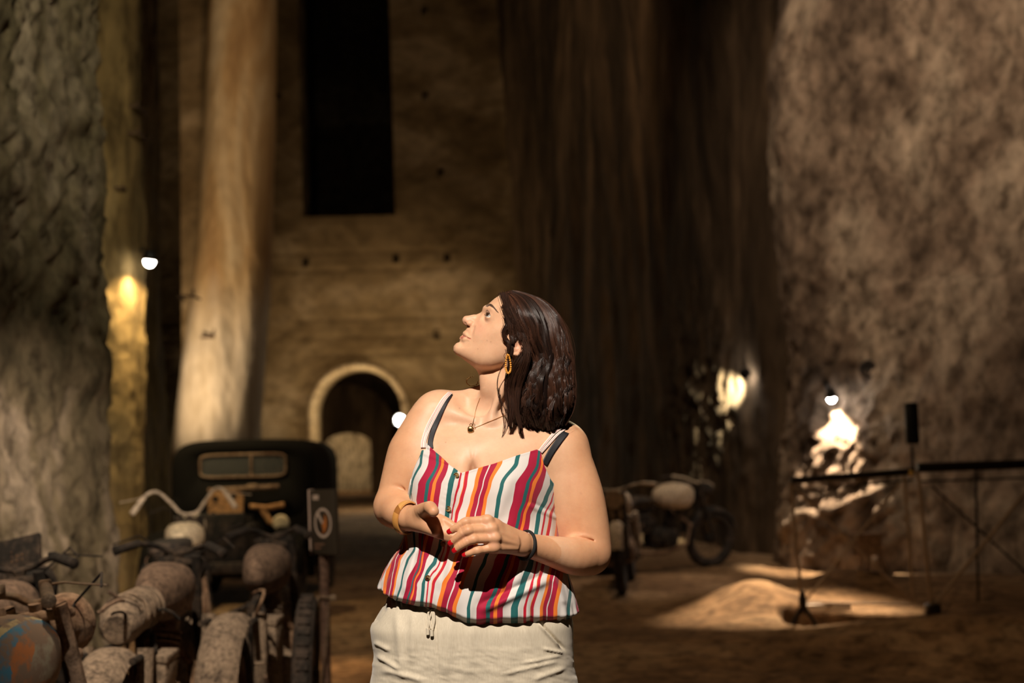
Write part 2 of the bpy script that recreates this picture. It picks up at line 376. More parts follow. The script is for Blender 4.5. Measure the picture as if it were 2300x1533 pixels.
# ---- back wall with window, arch and putlog holes
YB = 35.0
def back_wall():
    x0, x1, z0, z1 = -10.5, 4.2, -0.1, 15.2; h = 0.11
    nx, nz = int((x1 - x0) / h), int((z1 - z0) / h)
    xs, zs = np.linspace(x0, x1, nx), np.linspace(z0, z1, nz)
    X, Z = np.meshgrid(xs, zs)
    block = 0.02 * (((Z / 0.42) % 1) < 0.12) * (fbm(X * 0.5, Z * 0.5, 0, 2, 50) > -0.1)
    D = 0.09 * fbm(X * 0.5, Z * 0.4, 0, 3, 44) + 0.03 * fbm(X * 3, Z * 3, 0, 3, 45) - block * 1.5 * (Z < 7)
    edge = (X <= x0 + 1e-6) | (X >= x1 - 1e-6) | (Z <= z0 + 1e-6) | (Z >= z1 - 1e-6)
    V = np.stack([X, YB - np.where(edge, 0, D), Z], -1).reshape(-1, 3)
    i = np.arange(nz - 1)[:, None] * nx + np.arange(nx - 1)[None, :]
    F = [tuple(q) for q in np.stack([i, i + 1, i + nx + 1, i + nx], -1).reshape(-1, 4)]
    n0 = len(V); per = [k for k in range(nx)] + [k * nx + nx - 1 for k in range(1, nz)] + [(nz - 1) * nx + k for k in range(nx - 2, -1, -1)] + [k * nx for k in range(nz - 2, 0, -1)]
    VB = [(V[k][0], YB + 1.3, V[k][2]) for k in per]
    V = list(map(tuple, V)) + VB; m = len(per)
    for j in range(m):
        a, b = per[j], per[(j + 1) % m]; F.append((b, a, n0 + j, n0 + (j + 1) % m))
    F.append(tuple(n0 + j for j in range(m)))
    o = mesh_obj('wall_back', V, F, M_back, smooth=False); tag(o, kind='structure')
    cut = MB()
    wl, wr = at(680, 487, YB), at(888, 483, YB)
    cut.add(*_prism_xz([(wl.x, wl.z), (wr.x, wr.z), (wr.x - 0.06, 14.6), (wl.x - 0.06, 14.6)], YB - 1, YB + 3))
    ac, hw, top = at(802, 828, YB), 1.08, at(802, 828, YB).z
    pts = [(ac.x - hw, -0.5), (ac.x + hw, -0.5)] + [(ac.x + hw * math.cos(t), top - hw + hw * math.sin(t)) for t in np.linspace(0, math.pi, 25)]
    cut.add(*_prism_xz(pts, YB - 1, YB + 3))
    holes = [(610, 20), (624, 218), (612, 392), (572, 592), (686, 588), (889, 580), (1004, 578), (953, 25), (955, 216), (990, 388), (583, 768), (981, 750), (562, 958), (1078, 390), (1130, 590), (640, 960)]
    for px, py in holes[:13]:
        c = at(px, py, YB); cut.box((c.x, YB, c.z), (0.17, 1.1, 0.24))
    co = cut.build('cutter', None, None, False)
    md = o.modifiers.new('b', 'BOOLEAN'); md.object = co; md.operation = 'DIFFERENCE'; md.solver = 'EXACT'
    dg = bpy.context.evaluated_depsgraph_get()
    me = bpy.data.meshes.new_from_object(o.evaluated_get(dg)); o.modifiers.clear(); o.data = me
    bpy.data.objects.remove(co)
    # plaster ring round the arch
    ring = MB(); prof = [(hw + 0.16, 0.02), (hw + 0.13, -0.06), (hw + 0.05, -0.09), (hw - 0.005, -0.03), (hw - 0.01, 0.9)]
    V = []; path = [(-1, z) for z in np.linspace(0, top - hw, 8)[:-1]] + [(None, t) for t in np.linspace(math.pi, 0, 30)] + [(1, z) for z in np.linspace(top - hw, 0, 8)[1:]]
    for kx, t in path:
        for r, yy in prof:
            if kx is None: V.append((ac.x + r * math.cos(t), YB + yy - 0.03, top - hw + r * math.sin(t)))
            else: V.append((ac.x + kx * r, YB + yy - 0.03, t))
    k = len(prof); F = [(i * k + j, i * k + j + 1, (i + 1) * k + j + 1, (i + 1) * k + j) for i in range(len(path) - 1) for j in range(k - 1)]
    r_ = mesh_obj('trim_1', V, F, rock('arch_plaster', (0.33, 0.24, 0.14), (0.45, 0.34, 0.21), (0.55, 0.43, 0.28), 1.5, 8), None); tag(r_, 'pale plaster surround of the arched doorway', kind='structure')
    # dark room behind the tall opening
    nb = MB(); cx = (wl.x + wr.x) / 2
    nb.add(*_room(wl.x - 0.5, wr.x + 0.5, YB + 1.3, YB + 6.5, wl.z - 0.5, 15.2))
    q = nb.build('wall_niche', M_recess_shade, None, False); tag(q, kind='structure')
    # tunnel beyond the arch
    tb = MB(); V = []; tp = []
    hw2 = 1.45
    cxy = lambda y: at(np.interp(y, [36, 47], [802, 783]), 1000, y).x
    sec = [(-hw2, 0)] + [(hw2 * math.cos(t), 2.5 + 1.1 * math.sin(t)) for t in np.linspace(math.pi, 0, 20)] + [(hw2, 0)]
    ys = np.linspace(YB + 1.25, 47, 26)
    for y in ys:
        for j, (sx, sz) in enumerate(sec):
            dn = 0.08 * float(fbm(y * 0.9, j * 0.5, 0, 3, 61)); V.append((cxy(y) + sx * (1 + dn), y, sz * (1 + dn * 0.5)))
    k = len(sec); F = [(i * k + j, i * k + j + 1, (i + 1) * k + j + 1, (i + 1) * k + j) for i in range(len(ys) - 1) for j in range(k - 1)]
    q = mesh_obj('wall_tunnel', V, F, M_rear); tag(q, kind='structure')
    # end wall of the tunnel with a smaller arch
    a1 = at(779, 972, 47); e = 0.78; zt = a1.z
    e0 = cxy(47); outer = [(e0 - 3, -0.1), (e0 - 3, 5), (e0 + 3, 5), (e0 + 3, -0.1)]
    inn = [(a1.x + e, -0.1)] + [(a1.x + e * math.cos(t), zt - 0.35 + 0.35 * math.sin(t)) for t in np.linspace(0, math.pi, 14)] + [(a1.x - e, -0.1)]
    poly = outer + [] ; loop = [outer[0], outer[1], outer[2], outer[3]] + inn
    pm = MB(); pm.add(*_prism_xz(loop, 47, 47.5)); q = pm.build('wall_tunnel_end', M_rear, None, False); tag(q, kind='structure')
    def d_far(S, Z, X, Y): return 0.35 * fbm(S * 0.8, Z * 0.15, 0, 3, 71) + 0.1 * fbm(S * 3, Z * 0.6, 0, 3, 72)
    wall('wall_far_chamber', [(-11, 53), (-1, 53)], -0.1, 6, 0.12, d_far, M_pale)
def _prism_xz(p, y0, y1):
    n = len(p); V = [(x, y0, z) for x, z in p] + [(x, y1, z) for x, z in p]
    return V, [tuple(range(n)), tuple(range(2 * n - 1, n - 1, -1))] + [((i + 1) % n, i, n + i, n + (i + 1) % n) for i in range(n)]
def _room(x0, x1, y0, y1, z0, z1):
    V = [(x0, y0, z0), (x1, y0, z0), (x1, y1, z0), (x0, y1, z0), (x0, y0, z1), (x1, y0, z1), (x1, y1, z1), (x0, y1, z1)]
    return V, [(0, 1, 2, 3), (4, 7, 6, 5), (1, 5, 6, 2), (3, 2, 6, 7), (0, 3, 7, 4)]
back_wall()

# ---- right rear wall, dark and streaked, then the nearer rough right wall
def bumpat(px, py, Y, X, Z, rx, rz, a):
    c = at(px, py, Y); return a * np.exp(-((X - c.x) / rx) ** 2 - ((Z - c.z) / rz) ** 2)
def d_rear(S, Z, X, Y):
    d = (0.45 * fbm(S * 0.35, Z * 0.08, 0, 3, 81) + 0.12 * fbm(S * 1.6, Z * 0.3, 0, 4, 82) + 0.05 * fbm(S * 4, Z * 2, 0, 3, 83))
    c = at(1630, 900, 18.2); g = np.exp(-((X - c.x) / 0.45) ** 2 - ((Z - c.z) / 1.3) ** 2)
    return d * (1 - 0.6 * g) + g * (0.12 + 0.09 * gouge(S, Z, 1.25, 2.6, 8, 85) + 0.05 * fbm(S * 9, Z * 7, 0, 2, 86))
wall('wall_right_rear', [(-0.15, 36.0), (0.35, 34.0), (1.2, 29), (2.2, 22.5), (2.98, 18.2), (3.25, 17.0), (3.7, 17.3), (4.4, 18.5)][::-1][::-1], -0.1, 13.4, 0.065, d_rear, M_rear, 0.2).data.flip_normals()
def d_right(S, Z, X, Y):
    c = at(1890, 1060, 14.6); g = np.exp(-((X - c.x) / 0.9) ** 2 - ((Z - c.z) / 1.6) ** 2)
    base = 0.24 * fbm(S * 0.5, Z * 0.45, 0, 3, 91) + 0.028 * gouge(S, Z, 1.15, 1.6, 8, 92) + 0.05 * fbm(S * 4.5, Z * 3.5, 0, 4, 93)
    ledge = -0.10 * smooth01((Z - at(2100, 640, 14).z) / 0.08) * smooth01((X - 3.6) / 0.4)
    lump = g * (0.055 * gouge(S, Z, 0.85, 4.5, 15, 95) + 0.05 * fbm(S * 14, Z * 13, 0, 2, 96) + 0.03)
    return base + lump + ledge
wall('wall_right', [(3.6, 17.6), (3.05, 15.9), (3.02, 15.2), (3.35, 14.75), (4.9, 13.4), (7.2, 11.0), (8.4, 6), (8.0, -1.5)], -0.1, 7.4, 0.036, d_right, M_right, 0.15).data.flip_normals()

def ceiling():
    n = 60; X, Y = np.meshgrid(np.linspace(-11, 9, n), np.linspace(-2, 37, n))
    Z = 14.4 + 0.5 * fbm(X * 0.3, Y * 0.3, 0, 3, 101)
    i = np.arange(n - 1)[:, None] * n + np.arange(n - 1)[None, :]
    F = np.stack([i, i + n, i + n + 1, i + 1], -1).reshape(-1, 4)
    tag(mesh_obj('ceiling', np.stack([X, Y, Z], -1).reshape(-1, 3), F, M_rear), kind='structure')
ceiling()

# ---- floor
PIT = (ground(1990, 1400), 0)
def floor_h(X, Y):
    Z = 0.03 * fbm(X * 0.9, Y * 0.5, 0, 3, 111) + 0.012 * fbm(X * 5, Y * 3, 0, 3, 112)
    def g(px, py, rx, ry, a, p=2):
        c = ground(px, py); q = (np.abs(X - c.x) / rx) ** p + (np.abs(Y - c.y) / ry) ** p
        return a * np.exp(-q)
    Z = Z + g(1700, 1372, 0.42, 0.8, 0.24) + g(1900, 1335, 0.55, 0.6, 0.17) + g(2200, 1330, 1.1, 1.3, 0.12)
    Z = Z + g(2180, 1440, 0.9, 0.7, 0.15) + g(1560, 1440, 0.9, 1.0, 0.05)
    fold = 0.035 * np.sin((X * 1.2 + Y * 2.6) * 6 + 3 * fbm(X, Y, 0, 2, 113))
    c = ground(2150, 1470); Z = Z + fold * np.exp(-((X - c.x) / 1.3) ** 2 - ((Y - c.y) / 1.0) ** 2)
    c = ground(1990, 1402); q = (np.abs(X - c.x) / 0.72) ** 4 + (np.abs(Y - c.y) / 0.42) ** 4
    Z = Z - 0.8 * smooth01((1.25 - q) / 0.7)
    flat = smooth01((np.hypot(X, Y - 3.0) - 0.5) / 0.8)
    return Z * flat
def floor():
    x = np.unique(np.concatenate([np.linspace(-9, -3.2, 30), np.linspace(-3.2, 5.2, 240), np.linspace(5.2, 9, 14)]))
    y = np.unique(np.concatenate([np.linspace(-2, 7, 60), np.linspace(7, 15, 240), np.linspace(15, 37, 110), np.linspace(37, 54, 30)]))
    X, Y = np.meshgrid(x, y); Z = floor_h(X, Y)
    ny, nx = X.shape; i = np.arange(ny - 1)[:, None] * nx + np.arange(nx - 1)[None, :]
    F = np.stack([i, i + 1, i + nx + 1, i + nx], -1).reshape(-1, 4)
    tag(mesh_obj('floor', np.stack([X, Y, Z], -1).reshape(-1, 3), F, M_floor), kind='structure')
floor()

# ---- where a sight line meets a wall (used to hang lamps and irons on the rock)
from mathutils.bvhtree import BVHTree
_bv = {}
def on_wall(px, py, name, off=0.0):
    if name not in _bv:
        o = bpy.data.objects[name]; me = o.data; _bv[name] = BVHTree.FromPolygons([v.co.copy() for v in me.vertices], [tuple(p.vertices) for p in me.polygons])
    d = _ray(px, py).normalized(); h = _bv[name].ray_cast(EYE, d)
    if h[0] is None: return at(px, py, 14)
    return h[0] - d * off

# ================================================================== LAMPS ON THE WALLS
M_black = plain('black_metal', (0.012, 0.011, 0.010), 0.5, 0.6)
M_iron = dusty('rusty_iron', (0.05, 0.03, 0.02), (0.16, 0.09, 0.05), 0.5)
M_bulb = plain('bulb_glow', (1, 1, 1), 0.4, emis=(1.0, 0.93, 0.78), es=60)
M_bulb2 = plain('bulb_glow_bright', (1, 1, 1), 0.4, emis=(1.0, 0.97, 0.90), es=160)

def cave_lamp(p, aim, label, r=0.05, power=100, ang=80, col=WARM, back=(0, 0.25, 0.1), bulb=M_bulb, kind='SPOT', blend=0.8, soft=0.03):
    t = empty('wall_lamp', p); tag(t, label, 'lamp', 'electric lamps fixed along the cavern walls')
    d = (Vector(aim) - Vector(p)).normalized()
    b = MB(); b.lathe([(0.0, -0.055), (r * 0.6, -0.055), (r * 0.95, -0.03), (r * 1.15, 0.035), (r * 1.05, 0.035), (r * 0.85, -0.02), (0, -0.045)], (0, 0, 0), d, 20)
    for i in range(3): b.torus((d * (-0.05 + 0.016 * i)), d, r * 0.8, 0.006, 20, 6)
    b.build('lamp_housing', M_black, t)
    g = MB(); g.lathe([(0, 0.085), (r * 0.45, 0.078), (r * 0.75, 0.058), (r * 0.86, 0.03), (r * 0.8, -0.012), (0, -0.03)], (0, 0, 0), d, 20)
    g.build('bulb', bulb, t)
    k = MB(); bb = Vector(back); k.tube([-d * 0.05, bb * 0.5 + Vector((0, 0, 0.03)), bb], 0.010, 8); k.lathe([(0, 0.02), (0.035, 0.02), (0.04, -0.01), (0, -0.01)], bb, (0, 1, 0), 14)
    k.build('wall_bracket', M_black, t)
    l = light(kind, 'lamp_light', Vector(p) + d * 0.10, aim if kind == 'SPOT' else None, power, col, soft, ang, blend)
    return t
p1 = at(337, 577, on_wall(300, 600, 'wall_left_rib').y - 0.12)
cave_lamp(p1, p1 + Vector((-0.12, 0.0, -1)), 'small glowing lamp high on the ochre rib beside the buttress', 0.055, 150, 140, (1.0, 0.74, 0.36), (-0.25, 0.35, 0.12))
p2 = at(899, 943, 34.2)
cave_lamp(p2, p2 + Vector((-0.6, -1.5, -0.2)), 'bright round lamp on the arched doorway surround', 0.13, 260, 150, (1.0, 0.80, 0.48), (0.2, 0.75, 0.1), M_bulb2, 'POINT', soft=0.1)
p3 = on_wall(1674, 838, 'wall_right_rear', 0.42)
cave_lamp(p3, p3 + Vector((-0.32, 1.25, -0.42)), 'lamp shining down the pale greenish outcrop of rock', 0.06, 1500, 60, (1.0, 0.97, 0.70), (0.05, 0.5, 0.1), M_bulb2)
p4 = on_wall(1866, 885, 'wall_right', 0.33)
cave_lamp(p4, p4 + Vector((0.16, 0.26, -1.0)), 'lamp throwing a bright cone down the rough right wall', 0.05, 700, 76, (1.0, 0.80, 0.56), (0.05, 0.3, 0.1), M_bulb2, blend=0.4)

# ================================================================== OLD MOTORCYCLES
D_brown = dusty('dust_caked_brown', (0.06, 0.038, 0.026), (0.24, 0.165, 0.12), 0.62, scale=13)
D_grey = dusty('dust_caked_grey', (0.08, 0.06, 0.048), (0.34, 0.265, 0.20), 0.66, scale=16)
D_dark = dusty('grimy_black', (0.016, 0.013, 0.011), (0.10, 0.07, 0.05), 0.3)
D_rust = dusty('flaking_rust', (0.13, 0.06, 0.03), (0.30, 0.20, 0.13), 0.55)
D_pale = dusty('chalky_cream_paint', (0.55, 0.46, 0.30), (0.72, 0.62, 0.45), 0.7)
D_white = dusty('dusty_white_paint', (0.50, 0.40, 0.30), (0.66, 0.56, 0.44), 0.7)
D_rubber = dusty('dry_rubber', (0.02, 0.016, 0.013), (0.07, 0.05, 0.04), 0.4)
D_red = plain('faded_red_paint', (0.30, 0.03, 0.02), 0.6)
D_chrome = dusty('dull_chrome', (0.32, 0.25, 0.18), (0.16, 0.10, 0.06), 0.4, 0.5, 0.7)

def striped_tank_mat():
    m, nt, b = nodes('painted_tank')
    tc = N(nt, 'ShaderNodeTexCoord'); sp = N(nt, 'ShaderNodeSeparateXYZ'); nt.links.new(tc.outputs['Object'], sp.inputs[0])
    v = coords(nt); nz = noise(nt, v, 14, 6, 0.65)
    ma = N(nt, 'ShaderNodeMath', operation='MULTIPLY_ADD'); nt.links.new(nz, ma.inputs[0]); ma.inputs[1].default_value = 0.02; nt.links.new(sp.outputs[0], ma.inputs[2])
    mr = N(nt, 'ShaderNodeMapRange'); mr.inputs[1].default_value = -0.12; mr.inputs[2].default_value = 0.15; nt.links.new(ma.outputs[0], mr.inputs[0])
    c = ramp(nt, mr.outputs[0], [(0, (0.42, 0.32, 0.18)), (0.62, (0.42, 0.32, 0.18)), (0.66, (0.06, 0.08, 0.09)), (0.76, (0.45, 0.36, 0.18)), (0.82, (0.06, 0.20, 0.30)), (0.90, (0.45, 0.16, 0.05)), (0.95, (0.3, 0.26, 0.18))], 'CONSTANT')
    f = ramp(nt, nz, [(0.42, (0, 0, 0)), (0.55, (1, 1, 1))])
    c = mixc(nt, f, c, (0.22, 0.15, 0.10)); nt.links.new(c, b.inputs['Base Color']); b.inputs['Roughness'].default_value = 0.8
    return m
D_tankpaint = striped_tank_mat()

def fender(mb, cy, cz, rad, a0, a1, wid, thick=0.004, n=22):
    """curved mudguard over a wheel: centre (0, cy, cz), angles in the YZ plane"""
    V = []; m = 9
    for i in range(n + 1):
        a = a0 + (a1 - a0) * i / n
        for lay in (0, 1):
            for j in range(m):
                q = -1 + 2 * j / (m - 1); rr = rad - 0.045 * q * q * abs(q) - lay * thick
                V.append((wid * 0.5 * q, cy + rr * math.cos(a), cz + rr * math.sin(a)))
    F = []
    for i in range(n):
        for lay in (0, 1):
            for j in range(m - 1):
                a = (i * 2 + lay) * m + j; b = ((i + 1) * 2 + lay) * m + j
                F.append((a, a + 1, b + 1, b) if lay == 0 else (a, b, b + 1, a + 1))
        for j in (0, m - 1):
            a = i * 2 * m + j; b = (i + 1) * 2 * m + j; F.append((a, b, b + m, a + m))
    for i in (0, n):
        for j in range(m - 1):
            a = i * 2 * m + j; F.append((a, a + 1, a + m + 1, a + m))
    mb.add(V, F)

def wheel(parent, y, z, r, name, mt=None, wd=1.0, rimmat=None):
    t = MB(); t.torus((0, y, z), (1, 0, 0), r - 0.045, 0.045, 44, 12, flat=wd)
    for i in range(44):
        a = 2 * math.pi * i / 44; d = Vector((0, math.cos(a), math.sin(a)))
        t.box(Vector((0, y, z)) + d * (r - 0.001), (0.05, 0.010, 0.03), Matrix(((1, 0, 0), (0, d.y, d.z), (0, -d.z, d.y))).transposed())
    o = t.build(name, mt or D_rubber, parent)
    q = MB(); q.torus((0, y, z), (1, 0, 0), r - 0.085, 0.014, 40, 8, flat=1.6); q.build('rim', rimmat or D_chrome, o)
    h = MB(); h.lathe([(0, -0.06), (0.035, -0.06), (0.055, -0.03), (0.03, 0), (0.055, 0.03), (0.035, 0.06), (0, 0.06)], (0, y, z), (1, 0, 0), 18)
    h.build('hub', D_dark, o)
    s = MB()
    for i in range(28):
        a = 2 * math.pi * i / 28; s_ = 0.035 if i % 2 else -0.035; a2 = a + (0.35 if i % 4 < 2 else -0.35)
        s.tube([(s_, y + 0.04 * math.cos(a2), z + 0.04 * math.sin(a2)), (0, y + (r - 0.09) * math.cos(a), z + (r - 0.09) * math.sin(a))], 0.0025, 4, False)
    so = s.build('spokes', rimmat or D_chrome, o); so['kind'] = 'stuff'
    return o

def motorbike(loc, yaw, lean, label, tank=D_brown, guard=D_grey, frame=D_dark, bars='low', barmat=D_dark, gripmat=D_rubber, seat='saddle', lampmat=D_dark,
              tail=None, steer=0.0, big=1.0, group='old motorcycles parked against the left wall', lever=True, barw=1.0, rollr=1.0, tank_r=(0.125, 0.27, 0.125), engine=D_rust, rimmat=None):
    t = empty('motorcycle', loc, (0, lean, yaw)); t.scale = (big,) * 3
    tag(t, label, 'motorcycle', group)
    RW, FW, r = -0.64, 0.68, 0.31
    wheel(t, RW, r, r, 'rear_wheel', rimmat=rimmat); wheel(t, FW, r, r, 'front_wheel', rimmat=rimmat)
    f = MB()
    f.tube([(0, 0.50, 0.86), (0, 0.36, 0.60), (0, 0.24, 0.34), (0, -0.12, 0.27)], 0.018, 10)
    f.tube([(0, 0.50, 0.86), (0, 0.2, 0.74), (0, -0.18, 0.66), (0, -0.14, 0.28)], 0.018, 10)
    for sx in (-1, 1):
        f.tube([(0.03 * sx, -0.12, 0.28), (0.085 * sx, -0.35, 0.29), (0.09 * sx, RW, r)], 0.013, 8)
        f.tube([(0.03 * sx, -0.1, 0.66), (0.09 * sx, -0.35, 0.64), (0.10 * sx, RW - 0.10, 0.66)], 0.013, 8)
        f.tube([(0.09 * sx, -0.15, 0.30), (0.13 * sx, -0.13, 0.27), (0.165 * sx, -0.13, 0.27)], 0.011, 8)
    f.build('frame', frame, t)
    for sx in (-1, 1):
        s = MB(); a, b = Vector((0.115 * sx, RW + 0.02, r + 0.02)), Vector((0.105 * sx, RW + 0.08, 0.68))
        s.tube([a, a.lerp(b, 0.45)], 0.018, 12); s.tube([a.lerp(b, 0.4), a.lerp(b, 0.5), b], [0.030, 0.032, 0.030], 14)
        for i in range(8): s.torus(a.lerp(b, 0.12 + 0.04 * i), b - a, 0.024, 0.005, 14, 6)
        s.build('shock_absorber', guard, t)
    # engine: crankcase, finned cylinder
    e = MB(); e.blob((0, 0.03, 0.36), (0.12, 0.20, 0.12), p=3, n=18, m=10, noise=0.05, seed=3)
    for i in range(9): e.lathe([(0.0, 0), (0.085, 0), (0.085, 0.009), (0.0, 0.009)], (0, 0.12 + 0.008 * i, 0.46 + 0.022 * i), (0, 0.3, 1), 18)
    e.tube([(0, 0.11, 0.44), (0, 0.19, 0.67)], 0.055, 14); e.blob((0, 0.20, 0.67), (0.07, 0.08, 0.04), p=3)
    e.lathe([(0, -0.02), (0.075, -0.02), (0.085, 0), (0.07, 0.03), (0, 0.04)], (0.12, 0.05, 0.36), (1, 0, 0), 20)
    e.box((0, -0.10, 0.52), (0.10, 0.09, 0.12), None, 0.012)
    e.build('engine', engine, t)
    x = MB(); x.tube([(0.03, 0.22, 0.60), (0.10, 0.34, 0.50), (0.13, 0.28, 0.30), (0.14, 0.0, 0.22), (0.145, -0.3, 0.23)], 0.02, 10)
    x.tube([(0.145, -0.28, 0.23), (0.145, -0.36, 0.235), (0.145, -0.85, 0.27), (0.145, -0.90, 0.275)], [0.02, 0.042, 0.046, 0.02], 16)
    x.build('exhaust_pipe', D_rust, t)
    k = MB(); k.blob((0, 0.16, 0.80), tank_r, p=2.5, n=30, m=18, noise=0.03, seed=5, taper=-0.35)
    ko = k.build('fuel_tank', tank, t)
    c = MB(); c.lathe([(0, 0.02), (0.03, 0.02), (0.034, 0.008), (0.034, -0.02), (0, -0.02)], (0, 0.24, 0.80 + tank_r[2]), (0, 0, 1), 16); c.build('filler_cap', frame, ko)
    if seat == 'saddle':
        s = MB(); s.blob((0, -0.26, 0.77), (0.13, 0.17, 0.045), p=2.4, taper=0.35, noise=0.05)
        s.build('seat', D_dark, t)
        s = MB()
        for sx in (-1, 1):
            for i in range(7): s.torus((0.07 * sx, -0.36, 0.66 + 0.014 * i), (0, 0, 1), 0.022, 0.004, 12, 5)
        s.build('seat_springs', D_rust, t)['kind'] = 'stuff'
    elif seat == 'roll':
        s = MB(); s.tube([(0, -0.05, 0.76), (0, -0.10, 0.78), (0, -0.30, 0.775), (0, -0.52, 0.75), (0, -0.56, 0.74)], [q * rollr for q in (0.07, 0.095, 0.105, 0.10, 0.07)], 22)
        for i in range(5): s.torus((0, -0.14 - 0.085 * i, 0.776), (0, 1, 0), 0.103 * rollr, 0.006, 24, 6)
        s.build('seat', guard, t)
    elif seat == 'bench':
        s = MB(); s.blob((0, -0.32, 0.77), (0.12, 0.32, 0.05), p=3.2, noise=0.04); s.build('seat', D_dark, t)
    g = MB(); fender(g, RW, r, r + 0.07, R(60), R(205), 0.17); g.build('rear_mudguard', guard, t)
    g = MB(); fender(g, FW, r, r + 0.05, R(20), R(165), 0.13); g.build('front_mudguard', guard, t)
    for sx in (-1, 1):
        g = MB(); g.tube([(0.08 * sx, 0.45, 0.93), (0.08 * sx, 0.55, 0.62)], 0.022, 12); g.tube([(0.08 * sx, 0.55, 0.64), (0.085 * sx, FW, r)], 0.016, 12)
        g.build('fork_leg', frame, t)
    g = MB(); g.box((0, 0.48, 0.90), (0.20, 0.06, 0.03), None, 0.01); g.box((0, 0.52, 0.78), (0.19, 0.05, 0.03), None, 0.01); g.tube([(0, 0.47, 0.94), (0, 0.53, 0.74)], 0.024, 12); g.build('fork_yoke', frame, t)
    if bars == 'low':
        P = [(-0.36, 0.30, 0.955), (-0.26, 0.36, 0.975), (-0.16, 0.44, 0.965), (-0.06, 0.47, 0.94), (0.06, 0.47, 0.94), (0.16, 0.44, 0.965), (0.26, 0.36, 0.975), (0.36, 0.30, 0.955)]
    else:
        P = [(-0.34, 0.26, 0.99), (-0.27, 0.33, 1.09), (-0.20, 0.40, 1.11), (-0.12, 0.45, 1.03), (-0.05, 0.47, 0.95), (0.05, 0.47, 0.95), (0.12, 0.45, 1.03), (0.20, 0.40, 1.11), (0.27, 0.33, 1.09), (0.34, 0.26, 0.99)]
    P = [(a * barw, b, c) for a, b, c in P]
    from mathutils import geometry
    pts = []
    for i in range(len(P) - 1):
        p0, p1, p2, p3 = [Vector(P[max(0, min(len(P) - 1, j))]) for j in (i - 1, i, i + 1, i + 2)]
        for q in (0, 0.25, 0.5, 0.75):
            pts.append(0.5 * ((2 * p1) + (p2 - p0) * q + (2 * p0 - 5 * p1 + 4 * p2 - p3) * q * q + (3 * p1 - p0 - 3 * p2 + p3) * q ** 3))
    pts.append(Vector(P[-1]))
    hb = MB(); hb.tube(pts, 0.0115, 10); bar = hb.build('handlebar', barmat, t)
    for sgn, a, b in ((-1, P[0], P[1]), (1, P[-1], P[-2])):
        a, b = Vector(a), Vector(b); d = (a - b).normalized()
        gp = MB(); gp.tube([a - d * 0.10, a - d * 0.09, a, a + d * 0.02, a + d * 0.025], [0.016, 0.018, 0.019, 0.021, 0.012], 12); gp.build('grip', gripmat, bar)
        if lever:
            lv = MB(); q = a - d * 0.12; lv.box(q, (0.03, 0.03, 0.03), None, 0.006)
            lv.tube([q, q + Vector((sgn * 0.03, 0.05, 0.0)), q + Vector((sgn * 0.09, 0.05, -0.01)), q + Vector((sgn * 0.17, 0.03, -0.02))], [0.007, 0.006, 0.005, 0.006], 8, flat=0.6)
            lv.build('brake_lever', barmat, bar)
    rr_ = random.Random(label)
    for _ in range(7):
        a = Vector((rr_.uniform(-.16, .16), rr_.uniform(-.7, .5), rr_.uniform(.35, .85))); w_ = MB(); P4 = [list(a)]
        for __ in range(3): a = a + Vector((rr_.uniform(-.09, .09), rr_.uniform(-.14, .14), rr_.uniform(-.14, .06))); a.x = max(-.15, min(.15, a.x)); P4.append(list(a))
        pts_ = [Vector(P4[0]).lerp(Vector(P4[1]), q) if i == 0 else Vector(P4[i]).lerp(Vector(P4[min(i + 1, 3)]), q) for i in range(3) for q in (0, .5)] + [Vector(P4[3])]
        for __ in range(2): pts_ = [pts_[0]] + [(pts_[i - 1] + pts_[i] * 2 + pts_[i + 1]) / 4 for i in range(1, len(pts_) - 1)] + [pts_[-1]]
        w_.tube(pts_, rr_.choice([0.003, 0.005, 0.007, 0.009]), 7); w_.build(rr_.choice(['bent_rod', 'hose', 'bracket_strip']), rr_.choice([D_rust, D_dark, D_brown]), t)
    tb = MB(); tb.box((0.10, -0.28, 0.52), (0.09, 0.20, 0.17), None, 0.015); tb.box((0.10, -0.28, 0.615), (0.095, 0.205, 0.03), None, 0.008); tb.build('tool_box', guard, t)
    h = MB(); h.lathe([(0, -0.10), (0.04, -0.095), (0.075, -0.05), (0.088, 0), (0.09, 0.02), (0.083, 0.026), (0, 0.03)], (0, 0.62, 0.86), (0, 1, 0), 26)
    h.build('headlight', lampmat, t)
    cb = MB()
    for sx in (-1, 1): cb.tube([(0.25 * sx, 0.37, 0.97), (0.18 * sx, 0.52, 1.0), (0.06 * sx, 0.58, 0.92), (0.03 * sx, 0.45, 0.78), (0.02, 0.25, 0.62)], 0.004, 6)
    cb.build('control_cable', D_dark, t)
    if tail:
        g = MB(); g.box((0, RW - 0.36, 0.50), (0.19, 0.02, 0.13), None, 0.006); g.build('tail_board', tail, t)
        g = MB(); g.box((0, RW - 0.37, 0.425), (0.20, 0.02, 0.015), None, 0.003); g.build('plate_bracket', D_chrome, t)
    return t

def bike_at(px, py, Y, **kw):  # ground point under the fuel tank (local y = +0.16)
    x = at(px, py, Y).x; yaw = kw.get('yaw', 0)
    loc = Vector((x, Y, 0)) - Vector((-math.sin(yaw), math.cos(yaw), 0)) * 0.16
    return motorbike((loc.x, loc.y, 0), kw.pop('yaw'), kw.pop('lean', 0), **kw)

